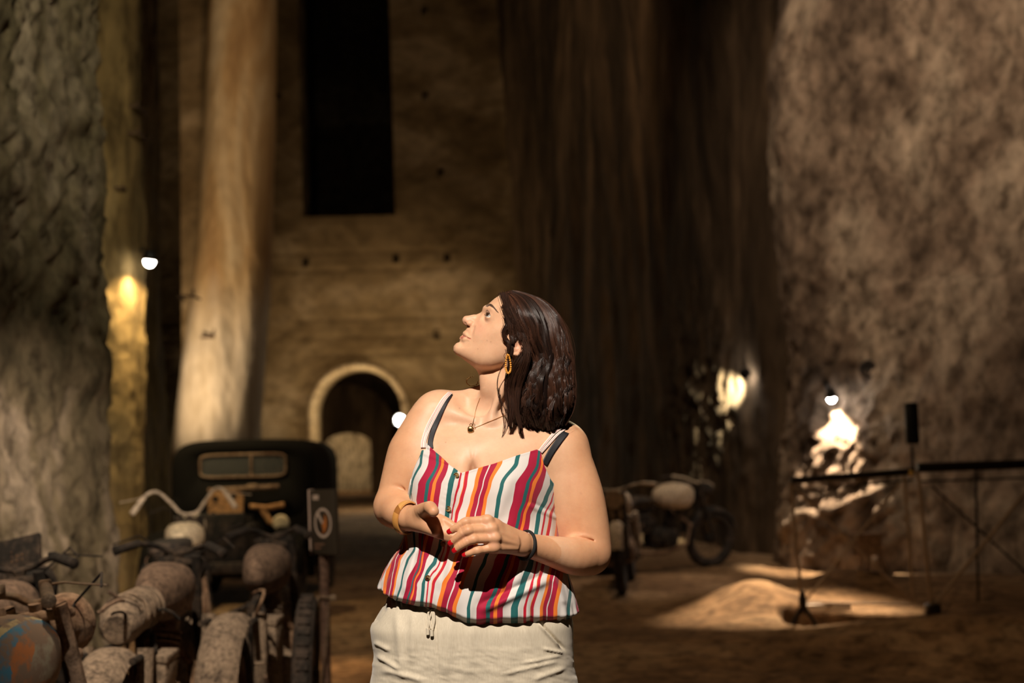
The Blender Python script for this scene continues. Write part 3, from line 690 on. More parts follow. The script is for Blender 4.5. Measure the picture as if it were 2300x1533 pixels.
bike_at(338, 1295, 5.75, yaw=R(2), lean=R(3), label='dust-caked motorcycle with rolled seat and pale grey rear mudguard beside the rock wall', tank=D_brown, guard=D_grey, seat='roll', barw=0.58, lever=False, rollr=0.72, tank_r=(0.102, 0.24, 0.115))
bike_at(18, 1345, 5.0, yaw=R(1), lean=R(-4), label='brown motorcycle with black rubber grip against the gouged wall', tank=D_brown, guard=D_brown, seat='saddle', barw=0.68, tank_r=(0.115, 0.25, 0.12))
bike_at(593, 1262, 6.75, yaw=R(0), lean=R(0), label='rusted motorcycle with long pitted grey rear mudguard near the sign post', tank=D_brown, guard=D_grey, seat='none', engine=D_grey, barw=0.5, lever=False, tank_r=(0.098, 0.25, 0.115))
bike_at(420, 1215, 9.7, yaw=R(4), lean=R(-2), label='motorcycle with high pale handlebars and cream headlamp cowl in front of the car', tank=D_pale, guard=D_dark, bars='high', barmat=D_white, gripmat=D_white, lampmat=D_pale, seat='bench', tail=D_red, tank_r=(0.12, 0.2, 0.10))
bike_at(12, 1490, 3.75, yaw=R(-10), lean=R(-5), label='rusty motorcycle with blue and orange striped paint, nearest the camera', tank=D_tankpaint, guard=D_rust, barmat=D_chrome, gripmat=D_chrome, lampmat=D_rust, seat='saddle', frame=D_rust, barw=0.36)
G2 = 'old motorcycles under the pale outcrop'
bike_at(1402, 1165, 13.5, yaw=R(172), lean=R(4), label='motorcycle seen head-on with pale round headlamp beside her elbow', tank=D_white, guard=D_white, barmat=D_white, lampmat=D_white, gripmat=D_white, group=G2, rimmat=D_dark)
bike_at(1500, 1150, 15.4, yaw=R(-62), lean=R(6), label='dark motorcycle with dusty pale fuel tank standing side-on under the outcrop', tank=D_white, guard=D_dark, barmat=D_white, group=G2, rimmat=D_dark, engine=D_dark, tank_r=(0.15, 0.24, 0.14))

# dark square panel standing on the near motorcycle
def panel():
    a = at(45, 1248, 5.75)
    m = MB(); m.box((0, 0, 0), (0.185, 0.02, 0.155), None, 0.006)
    o = m.build('metal_plate', D_dark); o.location = a; o.rotation_euler = (R(-18), R(-12), R(-8))
    tag(o, 'dark square metal plate tilted above the brown motorcycle at the left edge', 'plate')
    r_ = MB()
    for i in range(7): r_.lathe([(0, 0.004), (0.004, 0.003), (0.005, 0)], (-0.03 + 0.022 * (i % 3), -0.0105, -0.02 + 0.02 * (i // 3)), (0, -1, 0), 8)
    r_.build('rivets', M_iron, o)['kind'] = 'stuff'
panel()

# loose wheel by the sign post
t = empty('spare_wheel', (at(680, 1480, 6.3).x, 6.3, 0), (0, R(2), R(5)))
tag(t, 'loose dark tyre standing upright between rusted motorcycle and sign post', 'wheel')
wheel(t, 0, 0.36, 0.36, 'tyre', D_rubber, 1.0)

# ================================================================== OLD CAR
def car():
    Yc = 12.9; cx = at(545, 1045, Yc).x; s = Yc / FPX
    t = empty('vintage_car', (cx, Yc, 0)); tag(t, 'black derelict vintage saloon car with split windscreen and no bonnet', 'car')
    def L(px, py): p = at(px, py, Yc); return p.x - cx, p.z
    blk = plain('faded_black_paint', (0.008, 0.007, 0.006), 0.9, **{'Specular IOR Level': 0.08}); M_glass = plain('dusty_glass', (0.5, 0.5, 0.48), 0.12, **{'Transmission Weight': 0.85, 'IOR': 1.45, 'Alpha': 0.55})
    n = 48; ox, oz = L(547, 1045)
    def se(cx_, cz_, hw, hh, p):
        out = []
        for k in range(n):
            a = 2 * math.pi * (k + 0.5) / n; c, s_ = math.cos(a), math.sin(a)
            out.append((cx_ + hw * math.copysign(abs(c) ** (2 / p), c), cz_ + hh * math.copysign(abs(s_) ** (2 / p), s_)))
        return out
    topz = L(547, 985)[1]; zlo = 0.62
    outer = se(0, (topz + zlo) / 2, 0.66, (topz - zlo) / 2, 5); inner = se(ox, oz, 0.40, 0.112, 6)
    V = []; F = []
    rings = [(outer, 1.9, 0.90, 0), (outer, 1.75, 0.97, 0), (outer, 0.9, 1.0, 0), (outer, 0.05, 0.99, 0), (outer, 0.0, 0.96, 0), (inner, -0.02, 1.0, 1), (inner, 0.04, 0.97, 1)]
    cz0 = (topz + zlo) / 2
    for pts, y, sc, inn in rings:
        for x, z in pts:
            V.append((ox + (x - ox) * sc, y, oz + (z - oz) * sc) if inn else (x * sc, y, cz0 + (z - cz0) * sc))
    for i in range(len(rings) - 1):
        for k in range(n): F.append((i * n + k, i * n + (k + 1) % n, (i + 1) * n + (k + 1) % n, (i + 1) * n + k))
    F.append(tuple(range(n)))
    mesh_obj('car_body', V, F, blk, t)
    fr = MB(); q = se(ox, oz, 0.385, 0.10, 7); q.append(q[0]); fr.tube([(x, -0.03, z) for x, z in q], 0.011, 8)
    fr.tube([(ox + 0.075, -0.03, oz - 0.1), (ox + 0.075, -0.03, oz + 0.1)], 0.011, 8); fr.build('windscreen_frame', D_rust, t)
    for a, b in ((-0.37, 0.06), (0.09, 0.37)):
        g = MB(); g.box((ox + (a + b) / 2, -0.02, oz), (b - a, 0.006, 0.185), None, 0.002); g.build('pane', M_glass, t)
    # steering wheel and seat back seen through the screen
    sw = MB(); sw.torus((0.27, 0.35, oz - 0.03), (0, 1, 0.3), 0.17, 0.012, 28, 8)
    for i in range(3): sw.tube([(0.27, 0.35, oz - 0.03), (0.27 + 0.16 * math.cos(2.1 * i), 0.35, oz - 0.03 + 0.16 * math.sin(2.1 * i))], 0.008, 6)
    sw.build('steering_wheel', D_chrome, t)
    # scuttle, firewall, front wings, radiator shell, chassis rails
    b = MB(); x0, z0 = L(548, 1096); b.tube([(x0 - 0.30, -0.10, z0 - 0.01), (x0 + 0.33, -0.10, z0 + 0.01)], 0.022, 10); b.blob((x0 + 0.1, -0.14, z0 + 0.01), (0.05, 0.04, 0.03), p=3); b.build('scuttle_bar', D_rust, t)
    fw = MB(); x0, z0 = L(515, 1138); orange = dusty('orange_rust_panel', (0.34, 0.16, 0.06), (0.50, 0.27, 0.12), 0.6)
    pts = [(x0 - 0.16, z0 - 0.12), (x0 + 0.14, z0 - 0.10), (x0 + 0.15, z0 + 0.10), (x0 + 0.11, z0 + 0.14), (x0 - 0.14, z0 + 0.15), (x0 - 0.17, z0 + 0.10)]
    V, F = _prism_xz(pts, -0.12, -0.09); fw.add(V, F); fo = fw.build('firewall_panel', orange, t, False)
    for dx, dz in ((-0.10, 0.08), (0.06, 0.10), (-0.03, -0.07), (-0.12, -0.06)):
        h = MB(); h.lathe([(0.0, 0), (0.019, 0), (0.026, 0.004), (0.028, 0.0)], (x0 + dx, -0.122, z0 + dz), (0, -1, 0), 14); h.build('bolt_hole', M_black, fo)
    fb = MB(); fb.box((0, 0.02, 0.62), (1.28, 0.05, 0.75), None, 0.02); fb.build('bulkhead', blk, t)
    for sx in (-1, 1):
        w_ = MB(); V = []
        m = 26
        for i in range(m + 1):
            a = math.pi * (0.02 + 0.96 * i / m)
            for j in range(9):
                q = j / 8; rr = 0.40 - 0.05 * q * q
                V.append((sx * (0.42 + 0.26 * q), -0.62 - rr * math.cos(a) * 1.15, 0.33 + rr * math.sin(a)))
        F = [(i * 9 + j, i * 9 + j + 1, (i + 1) * 9 + j + 1, (i + 1) * 9 + j) for i in range(m) for j in range(8)]
        wo = mesh_obj('front_wing', V, F, blk, t); md = wo.modifiers.new('s', 'SOLIDIFY'); md.thickness = 0.012
        for yy in (-0.62, 1.35):
            ww = MB(); ww.torus((sx * 0.56, yy, 0.31), (1, 0, 0), 0.25, 0.062, 36, 12); ww.lathe([(0, -0.03), (0.19, -0.03), (0.2, 0.02), (0.1, 0.04), (0, 0.05)], (sx * 0.56, yy, 0.31), (sx, 0, 0), 24)
            ww.build('wheel', D_rubber, t)
    x0, z0 = L(615, 1135); hl = MB(); hl.tube([(x0 - 0.15, -0.35, z0 + 0.012), (x0, -0.36, z0 - 0.005), (x0 + 0.15, -0.35, z0 + 0.02)], 0.022, 10); hl.tube([(x0 - 0.04, -0.35, z0 - 0.02), (x0 + 0.02, -0.37, z0 - 0.12), (x0 + 0.1, -0.36, z0 - 0.16)], 0.03, 10)
    hl.build('horn_bracket', orange, t)
    x1, z1 = L(648, 1168); h2 = MB(); h2.lathe([(0, 0.03), (0.06, 0.02), (0.072, 0), (0.06, -0.05), (0, -0.09)], (x1, -0.42, z1), (0.1, -1, 0.1), 24); h2.build('headlamp', D_pale, t)
    ch = MB()
    for sx in (-1, 1): ch.box((sx * 0.30, -0.55, 0.42), (0.06, 1.15, 0.09), None, 0.008)
    ch.box((0, -1.05, 0.42), (0.7, 0.06, 0.09), None, 0.01); ch.build('chassis', D_dark, t)
    en = MB(); en.box((0.05, -0.5, 0.60), (0.26, 0.55, 0.30), None, 0.03)
    for i in range(4): en.tube([(0.12, -0.28 - 0.13 * i, 0.74), (0.12, -0.28 - 0.13 * i, 0.82)], 0.02, 10)
    en.build('engine', D_dark, t)
    ra = MB(); ra.box((0, -0.98, 0.66), (0.42, 0.06, 0.42), None, 0.03); ra.build('radiator', D_dark, t)
    for sx in (-1, 1):
        d = MB(); d.box((sx * 0.665, 0.75, 0.68), (0.03, 0.85, 0.62), None, 0.012); d.build('door', blk, t)
    bd = MB(); bd.box((0, 1.0, 0.52), (1.24, 1.75, 0.42), None, 0.06); bd.build('floor_pan', blk, t)
car()

# ================================================================== SIGN ON A POST
def sign():
    Y = 7.0; base = at(726, 1245, Y)
    t = empty('information_sign', (base.x, Y, 0)); tag(t, 'dark information board with orange ring emblem on a rusty brown post', 'sign')
    p = MB(); p.tube([(0, 0.03, 0), (0, 0.03, base.z), (0.01, 0.03, base.z + 0.06)], 0.0255, 18); p.lathe([(0.10, 0), (0.10, 0.012), (0.03, 0.02)], (0, 0.03, 0), (0, 0, 1), 20, True)
    p.build('post', dusty('rusty_post', (0.10, 0.055, 0.035), (0.15, 0.09, 0.065), 0.5, 0.6, 0.3), t)
    cl = MB(); z = at(730, 1342, Y).z; cl.torus((0, 0.03, z), (0.1, 0.1, 1), 0.031, 0.008, 20, 8); cl.box((0.045, 0.0, z), (0.03, 0.02, 0.03), None, 0.005); cl.box((-0.03, -0.01, z - 0.005), (0.02, 0.02, 0.035), None, 0.005); cl.build('clamp', D_chrome, t)
    yaw = R(-48); W_, H_ = 0.205, 0.315; c = at(729, 1171, Y)
    e = empty('board_mount', (c.x - base.x, -0.01, c.z), (0, R(-1.5), yaw)); e.parent = t; bpy.data.objects.remove(e)
    def bo(mb, name, mat, par=None, smooth=True):
        o = mb.build(name, mat, par or t, smooth)
        M = Matrix.Translation((c.x - base.x, -0.01, c.z)) @ Matrix.Rotation(yaw, 4, 'Z') @ Matrix.Rotation(R(-1.5), 4, 'Y')
        for v in o.data.vertices: v.co = M @ v.co
        return o
    b = MB(); b.box((0, 0, 0), (W_, 0.03, H_), None, 0.003); board = bo(b, 'board', plain('dark_sign_face', (0.035, 0.027, 0.018), 0.55))
    eg = MB(); eg.box((-W_ / 2 - 0.004, 0, 0), (0.009, 0.034, H_ + 0.004), None, 0.002); bo(eg, 'pale_edge', plain('pale_sign_edge', (0.55, 0.42, 0.36), 0.6), board)
    wht = plain('sign_print_cream', (0.50, 0.40, 0.34), 0.6); org = plain('sign_print_orange', (0.42, 0.14, 0.03), 0.6)
    rg = MB(); rg.torus((0.01, -0.0155, -0.005), (0, 1, 0), 0.066, 0.0065, 40, 6, flat=0.15); bo(rg, 'emblem_ring', wht, board)
    sl = MB(); sl.add([(-0.045, -0.0165, 0.045), (-0.030, -0.0165, 0.055), (0.018, -0.0165, -0.004), (0.002, -0.0165, -0.010)], [(0, 1, 2, 3)]); bo(sl, 'emblem_slash', wht, board, False)
    fl = MB(); fl.add([(0.0, -0.0166, -0.055), (0.025, -0.0166, -0.050), (0.043, -0.0166, -0.025), (0.046, -0.0166, 0.012), (0.030, -0.0166, 0.04), (0.022, -0.0166, 0.01), (0.004, -0.0166, -0.015)], [(0, 1, 2, 3, 4, 5, 6)]); bo(fl, 'emblem_flame', org, board, False)
    tg = MB(); tg.box((-0.045, -0.016, 0.12), (0.05, 0.001, 0.024)); bo(tg, 'small_tag', wht, board, False)
    for j, (w_, z_) in enumerate(((0.085, -0.108), (0.055, -0.126))):
        tx = MB(); k = 9 - 3 * j
        for i in range(k): tx.box((-0.068 + (i + 0.5) * w_ / k, -0.016, z_), (w_ / k * 0.72, 0.001, 0.007 + 0.003 * (i % 3 == 0)))
        q = bo(tx, 'caption_line', plain('sign_print_dim%d' % j, (0.20, 0.11, 0.07), 0.6), board, False)
    # chain and a low rail leaving the post
    ch = empty('chain', (0, 0, 0)); tag(ch, 'thin hanging chain looped down beside the sign post', 'chain')
    A = at(737, 1352, Y); n = 46; links = MB()
    for i in range(n):
        f_ = i / (n - 1); px = 738 - 22 * f_ + 3 * math.sin(f_ * 5); py = 1352 + 240 * f_; q = at(px, py, Y - 0.03)
        links.torus(q, (1, 0.2, 0) if i % 2 else (0.2, 1, 0), 0.0065, 0.0018, 10, 5, up=(0, 0, 1))
    o = links.build('chain_links', D_chrome, ch); o['kind'] = 'stuff'
    rb = MB(); a, b2 = at(706, 1478, Y), at(684, 1500, 6.75); rb.tube([a, b2], 0.011, 10);
    o = rb.build('barrier_bar', D_grey); tag(o, 'short dusty barrier bar slanting down left from the sign post', 'bar')
sign()

# ================================================================== RAILINGS ON THE RIGHT
M_rail = plain('dark_railing', (0.03, 0.022, 0.016), 0.35, 0.7)
M_brace = plain('brown_brace', (0.26, 0.17, 0.10), 0.6, 0.2)
def bar_px(a, b, Y, r, Y2=None):
    m = MB(); m.tube([at(*a, Y), at(*b, Y2 or Y)], r, 10); return m
def railing():
    Y = 10.4
    t = empty('metal_railing', ground(1803, 1395)); tag(t, 'dark metal railing with crossed braces in front of the sandy pit', 'railing', 'metal railings round the pit')
    t.location = (0, 0, 0)
    m = MB(); a, b = at(1776, 1080, Y), at(2050, 1058, Y); m.tube([a, b], 0.027, 14); m.tube([a - Vector((0, 0, 0.085)), b - Vector((0, 0, 0.06))], 0.008, 8); m.build('handrail', M_rail, t)
    for p, q in (((1776, 1082), (1803, 1375)), ((2031, 1068), (2052, 1352))): bar_px(p, q, Y, 0.012).build('post', M_brace, t)
    for p, q in (((2022, 1085), (1812, 1345)), ((1782, 1092), (2050, 1352))): bar_px(p, q, Y, 0.009).build('brace', M_brace, t)
    bar_px((1812, 1353), (2048, 1357), Y, 0.008).build('lower_rail', M_brace, t)
    for p in ((1772, 1418), (1836, 1408)):
        m = MB(); m.tube([at(1803, 1358, Y), at(*p, Y - 0.1)], 0.017, 8); m.build('foot', M_rail, t)
    m = MB(); q = at(1803, 1352, Y); m.blob(q, (0.03, 0.03, 0.09)); m.build('foot_socket', M_rail, t)
    m = MB(); m.blob(at(2047, 1062, Y - 0.03), (0.022, 0.022, 0.022)); m.build('end_knob', plain('brass_knob', (0.55, 0.33, 0.08), 0.35, 0.8), t)
    t2 = empty('metal_railing', (0, 0, 0)); tag(t2, 'dark metal railing with long slanting braces at the right edge', 'railing', 'metal railings round the pit')
    m = MB(); a, b = at(2060, 1050, Y), at(2340, 1040, Y); m.tube([a, b], 0.036, 14); m.tube([a - Vector((0, 0, 0.1)), b - Vector((0, 0, 0.1))], 0.008, 8); m.build('handrail', M_rail, t2)
    bar_px((2062, 1055), (2091, 1356), Y, 0.014).build('post', M_brace, t2)
    bar_px((2192, 1048), (2197, 1352), Y + 0.6, 0.011).build('post', M_rail, t2)
    bar_px((2320, 1085), (2103, 1352), Y, 0.013).build('brace', M_brace, t2)
    bar_px((2092, 1090), (2320, 1300), Y + 0.3, 0.008).build('brace', M_rail, t2)
    bar_px((2095, 1352), (2340, 1356), Y, 0.006).build('lower_rail', M_brace, t2)
    m = MB(); m.box(at(2095, 1368, Y), (0.11, 0.1, 0.09), None, 0.02); m.build('foot', M_rail, t2)
railing()

def floodlight():
    Y = 10.55; t = empty('floodlight', (0, 0, 0)); tag(t, 'unlit black floodlight on a thin pole above the railing', 'floodlight')
    m = MB(); m.box(at(2048, 950, Y), (0.095, 0.08, 0.31), None, 0.02)
    for i in range(6): m.box(at(2048, 915 + i * 14, Y + 0.05), (0.09, 0.02, 0.012))
    m.build('housing', M_black, t)
    m = MB(); m.tube([at(2048, 1000, Y), at(2052, 1062, Y)], 0.011, 10); m.build('pole', M_black, t)
floodlight()

def stool():
    Y = 12.5; c = at(1948, 1200, Y); t = empty('wooden_stand', (c.x, Y, 0)); tag(t, 'small brown box stand on splayed legs behind the braced railing', 'stand')
    w1 = dusty('old_brown_wood', (0.16, 0.09, 0.05), (0.28, 0.18, 0.11), 0.6); z = c.z
    m = MB(); m.box((0, 0, z), (0.29, 0.24, 0.028), None, 0.005); m.build('top', w1, t)
    m = MB(); m.box((-0.005, 0, z - 0.095), (0.22, 0.2, 0.16), None, 0.006); m.build('box', w1, t)
    for dx, dy in ((-0.12, -0.08), (0.02, 0.1), (0.16, -0.08), (-0.02, -0.1)):
        m = MB(); m.tube([(dx * 0.5, dy * 0.6, z - 0.17), (dx, dy, 0.12)], 0.011, 8); m.build('leg', w1, t)
stool()

o = MB().box((0, 0, 0), (0.36, 0.05, 0.06), None, 0.004).build('white_plank', plain('whitewashed_board', (0.75, 0.62, 0.50), 0.7)); o.location = at(1856, 1364, 10.75); o.rotation_euler = (0, R(-1), 0)
tag(o, 'short white board lying along the edge of the sandy pit', 'board')
m = MB(); m.torus((0, 0, 0), (0, 1, 0), 0.075, 0.02, 26, 8); m.lathe([(0, 0), (0.07, 0.0), (0.07, 0.02)], (0, 0, 0), (0, 1, 0), 24)
o = m.build('junction_box', D_dark); o.location = on_wall(1950, 829, 'wall_right', 0.03); tag(o, 'round dark fitting mounted on the rough right wall', 'fitting')

def staple(px, py, Y, w_, label):
    c = on_wall(px, py, Y, 0.05); Y = c.y; m = MB(); m.tube([(-w_, 0.3, 0), (-w_, 0, 0), (w_, 0, 0), (w_, 0.3, 0)], 0.011 * Y / 12, 8); m.tube([(w_, 0, 0), (w_, -0.01, w_ * 0.9)], 0.009 * Y / 12, 6)
    o = m.build('iron_staple', M_iron); o.location = c; tag(o, label, 'staple', 'iron staples in the rock')
staple(297, 238, 'wall_left_rib', 0.045, 'topmost rusty iron staple in the ochre rib')
staple(298, 298, 'wall_left_rib', 0.045, 'rusty iron staple just under the topmost one in the ochre rib')
staple(268, 421, 'wall_left_rib', 0.03, 'small rusty staple where ochre rib meets the gouged wall')
staple(416, 665, 'wall_left_buttress', 0.08, 'rusty iron staple on the left flank of the buttress')
staple(466, 757, 'wall_left_buttress', 0.10, 'iron hook low on the pale front of the buttress')

# ================================================================== THE VISITOR
YP = 3.0
_o = at(1150, 900, 2.95); _ox = at(1250, 900, 2.95) - _o; _oy = at(1150, 1000, 2.95) - _o
_A = np.array([[_ox.x / 100, _oy.x / 100], [_ox.z / 100, _oy.z / 100]]); _Ai = np.linalg.inv(_A)
PXM = 2.95 / FPX          # metres per photo pixel at the figure
def to_px(x, z):
    dx, dz = x - _o.x, z - _o.z
    return 1150 + _Ai[0, 0] * dx + _Ai[0, 1] * dz, 900 + _Ai[1, 0] * dx + _Ai[1, 1] * dz
def from_px(px, py):
    dx, dy = px - 1150, py - 900
    return _o.x + _A[0, 0] * dx + _A[0, 1] * dy, _o.z + _A[1, 0] * dx + _A[1, 1] * dy
def P(px, py, Y):
    Y = Y + 0.076 * min(1.0, max(0.0, (2.95 - Y) / 0.15)); return np.array(at(px, py, Y))

_fwA, _rtA, _upA, _eA = (np.array(q) for q in (_fw, _rt, _up, EYE))
def proj(V):
    d = np.asarray(V) - _eA; dz = d @ _fwA
    return 1150 + (d @ _rtA) / dz * FPX, 766.5 - (d @ _upA) / dz * FPX
YH = 3.0   # median plane of the head (it is seen in profile)
# ---- signed-distance primitives; each returns distance for arrays x, y, z
def rcone(a, b, r1, r2):
    a, b = np.array(a, float), np.array(b, float); ba = b - a; l2 = (ba * ba).sum(); rr = r1 - r2
    if l2 < rr * rr * 1.05: rr = math.copysign(math.sqrt(l2) * 0.95, rr); r2 = r1 - rr
    a2 = l2 - rr * rr; il2 = 1.0 / l2
    def f(x, y, z):
        px, py, pz = x - a[0], y - a[1], z - a[2]
        t = px * ba[0] + py * ba[1] + pz * ba[2]; w = t - l2
        x2 = (px * l2 - ba[0] * t) ** 2 + (py * l2 - ba[1] * t) ** 2 + (pz * l2 - ba[2] * t) ** 2
        y2 = t * t * l2; z2 = w * w * l2; k = np.sign(rr) * rr * rr * x2
        return np.where(np.sign(w) * a2 * z2 > k, np.sqrt(x2 + z2) * il2 - r2,
               np.where(np.sign(t) * a2 * y2 < k, np.sqrt(x2 + y2) * il2 - r1, (np.sqrt(x2 * a2 * il2) + t * rr) * il2 - r1))
    m = max(r1, r2); return f, np.minimum(a, b) - m, np.maximum(a, b) + m
def ell(c, r, M=None):
    c, r = np.array(c, float), np.array(r, float)
    M = np.eye(3) if M is None else np.array(M, float)   # rows = local axes in world
    def f(x, y, z):
        q = [(x - c[0]) * M[i, 0] + (y - c[1]) * M[i, 1] + (z - c[2]) * M[i, 2] for i in range(3)]
        k0 = np.sqrt(sum((q[i] / r[i]) ** 2 for i in range(3))); k1 = np.sqrt(sum((q[i] / r[i] ** 2) ** 2 for i in range(3))) + 1e-9
        return k0 * (k0 - 1) / k1
    m = r.max(); return f, c - m, c + m
def hpt(px, py, wv): # head point: profile pixel + lateral offset (positive = towards camera)
    x, z = from_px(px, py); return np.array([x, YH - wv, z])
def mm(v): return v * 0.001
def pr(v, Y=2.95): return v * Y / FPX

HX = np.array([from_px(1100 - 0.818 * 100, 700 - 0.575 * 100)[0] - from_px(1100, 700)[0], 0, from_px(1100 - 81.8, 700 - 57.5)[1] - from_px(1100, 700)[1]]); HX /= np.linalg.norm(HX)  # face forward
HU = np.array([HX[2], 0, -HX[0]]);  HU = HU if HU[2] > 0 else -HU
HW = np.array([0, -1.0, 0])

FACE = [(1126, 652), (1109.5, 663.0), (1097, 674), (1087.6, 685.0), (1081.5, 694), (1074, 703), (1063, 716), (1052, 726.5), (1045.0, 733), (1040, 741), (1037.5, 747),
        (1034, 754), (1031.5, 759), (1030.5, 763.6), (1023.5, 767.5), (1018.8, 774.6), (1018.8, 783), (1025, 792), (1036, 801), (1051, 812), (1064, 822), (1080, 830), (1105, 833),
        (1135, 826), (1170, 818), (1215, 812), (1238, 785), (1245, 740), (1232, 700), (1200, 665), (1165, 650)]
def poly_sdf(px, py, poly):
    d = np.full(np.shape(px), 1e18); ins = np.zeros(np.shape(px), bool); n = len(poly)
    for i in range(n):
        x0, y0 = poly[i]; x1, y1 = poly[(i + 1) % n]; ex, ey = x1 - x0, y1 - y0
        wx, wy = px - x0, py - y0; t = np.clip((wx * ex + wy * ey) / (ex * ex + ey * ey), 0, 1)
        d = np.minimum(d, (wx - ex * t) ** 2 + (wy - ey * t) ** 2)
        c = ((y0 <= py) & (y1 > py)) | ((y1 <= py) & (y0 > py))
        xi = x0 + (py - y0) * ex / (ey if abs(ey) > 1e-9 else 1e-9); ins ^= c & (px < xi)
    return np.where(ins, 1, -1) * np.sqrt(d)
def tps(ctrl, lam=60.0):
    C = np.array(ctrl, float); n = len(C); X = C[:, :2] / 100.0
    def U(r2): return 0.5 * r2 * np.log(r2 + 1e-12)
    d2 = ((X[:, None] - X[None]) ** 2).sum(-1); K = U(d2) + np.eye(n) * lam * 1e-4
    A = np.zeros((n + 3, n + 3)); A[:n, :n] = K; A[:n, n] = 1; A[:n, n + 1:] = X; A[n, :n] = 1; A[n + 1:, :n] = X.T
    w_ = np.linalg.solve(A, np.concatenate([C[:, 2], np.zeros(3)]))
    def f(px, py):
        x, y = px / 100.0, py / 100.0; v = w_[n] + w_[n + 1] * x + w_[n + 2] * y
        for i in range(n): v = v + w_[i] * U((x - X[i, 0]) ** 2 + (y - X[i, 1]) ** 2)
        return v
    return f
WCAP = [(1130, 675, 60), (1108, 672, 50), (1098, 690, 43), (1118, 704, 57), (1094, 712, 40), (1080, 716, 36), (1108, 731, 58.5), (1086, 733, 46), (1132, 740, 64), (1150, 765, 67), (1145, 802, 60), (1115, 814, 57),
        (1108, 770, 57), (1082, 762, 48), (1066, 738, 34), (1052, 742, 24), (1060, 760, 31), (1045, 776, 26), (1035, 788, 26), (1058, 796, 40), (1085, 806, 52), (1190, 720, 74), (1232, 750, 66), (1185, 675, 66), (1200, 800, 60)]
KMAP = [(1120, 670, 120), (1085, 690, 80), (1060, 722, 50), (1040, 745, 52), (1032, 757, 48), (1020, 775, 52), (1036, 802, 95), (1065, 822, 150), (1105, 835, 170), (1200, 740, 160), (1150, 660, 140), (1100, 720, 95)]
T_W = tps(WCAP); T_K = tps(KMAP)
def head_f():
    def f(x, y, z):
        px, py = to_px(x, z)
        px2, py2 = (px[:, :1, :] , py[:, :1, :]) if px.ndim == 3 else (px, py)
        d = poly_sdf(px2, py2, FACE) * PXM; k = np.clip(T_K(px2, py2), 30, 170) * 0.001; W = np.clip(T_W(px2, py2), 14, 80) * 0.001
        w_ = y - YH
        g = (w_ * w_ - k * d) / np.sqrt(4 * w_ * w_ + k * k)
        c = np.abs(w_) - W
        kk = 0.016; h = np.clip(0.5 + 0.5 * (g - c) / kk, 0, 1)
        return c * (1 - h) + g * h + kk * h * (1 - h)
    x0, z0 = from_px(1010, 870); x1, z1 = from_px(1262, 640)
    return f, np.array([x0, YH - 0.085, z0]), np.array([x1, YH + 0.085, z1])

# torso: stacked ellipses  (py, cx, half width px, centre Y, half depth m)
TOR = np.array([(905, 1118, 60, 3.06, 0.050), (930, 1122, 118, 3.06, 0.062), (955, 1122, 150, 3.05, 0.078), (985, 1106, 184, 3.03, 0.092), (1020, 1095, 178, 3.03, 0.110), (1060, 1088, 167, 3.03, 0.124), (1100, 1085, 165, 3.02, 0.126),
                (1150, 1084, 161, 3.02, 0.128), (1200, 1080, 164, 3.02, 0.132), (1260, 1070, 176, 3.02, 0.138), (1320, 1066, 190, 3.02, 0.138), (1400, 1062, 208, 3.02, 0.130), (1470, 1060, 215, 3.03, 0.130), (1600, 1060, 205, 3.03, 0.125)])
def smooth_table(T, w_=26):
    d = np.arange(T[0, 0] - 60, T[-1, 0] + 60, 2.0); k = np.hanning(w_ + 1); k /= k.sum(); out = [d]
    for i in range(1, T.shape[1]): out.append(np.convolve(np.pad(np.interp(d, T[:, 0], T[:, i]), w_ // 2, mode='edge'), k, 'valid'))
    return np.array(out).T
TORS = smooth_table(TOR)
def torso_par(z):
    py = 900 + (z - _o.z) / _A[1, 1]
    g = lambda i: np.interp(py, TORS[:, 0], TORS[:, i])
    cx = _o.x + (g(1) - 1150) * _A[0, 0] + (py - 900) * _A[0, 1]
    return cx, g(2) * PXM * 1.01, g(3), g(4)
BUST = [(985, 1088, 2.945, 58), (1138, 1082, 2.938, 66)]
def torso_f(bottom=1560):
    def f(x, y, z):
        cx, hw, cy, hd = torso_par(z)
        p = 2.35; q = ((np.abs(x - cx) / hw) ** p + (np.abs(y - cy) / hd) ** p) ** (1 / p)
        d = (q - 1) * np.minimum(hw, hd) * 0.95
        zt = from_px(1118, 900)[1]; zb = from_px(1060, bottom)[1]
        return np.maximum(np.maximum(d, z - zt), zb - z)
    x0, z0 = from_px(820, bottom); x1, z1 = from_px(1300, 895)
    return f, np.array([x0, 2.86, z0]), np.array([x1, 3.2, z1])

def catmull(P4, m):
    P4 = np.array(P4, float); out = []
    for i in range(len(P4) - 1):
        p0, p1, p2, p3 = P4[max(i - 1, 0)], P4[i], P4[i + 1], P4[min(i + 2, len(P4) - 1)]
        for q in np.arange(m) / m:
            out.append(0.5 * (2 * p1 + (p2 - p0) * q + (2 * p0 - 5 * p1 + 4 * p2 - p3) * q * q + (3 * p1 - p0 - 3 * p2 + p3) * q ** 3))
    out.append(P4[-1]); return np.array(out)
def multicone(pts, m=5):
    """one smooth tapering limb through world points (x, y, z, r)"""
    Q = catmull(pts, m); cs = [rcone(a[:3], b[:3], a[3], b[3])[0] for a, b in zip(Q, Q[1:])]; kk = 0.008 if Q[:, 3].max() > 0.03 else 0.0008; infl = 0.0030 if kk > 0.002 else 0.0
    def f(x, y, z):
        v = cs[0](x, y, z)
        for c in cs[1:]:
            d = c(x, y, z); h = np.clip(0.5 + 0.5 * (v - d) / kk, 0, 1); v = v * (1 - h) + d * h - kk * h * (1 - h)
        return v + infl
    r = Q[:, 3].max(); return f, Q[:, :3].min(0) - r, Q[:, :3].max(0) + r
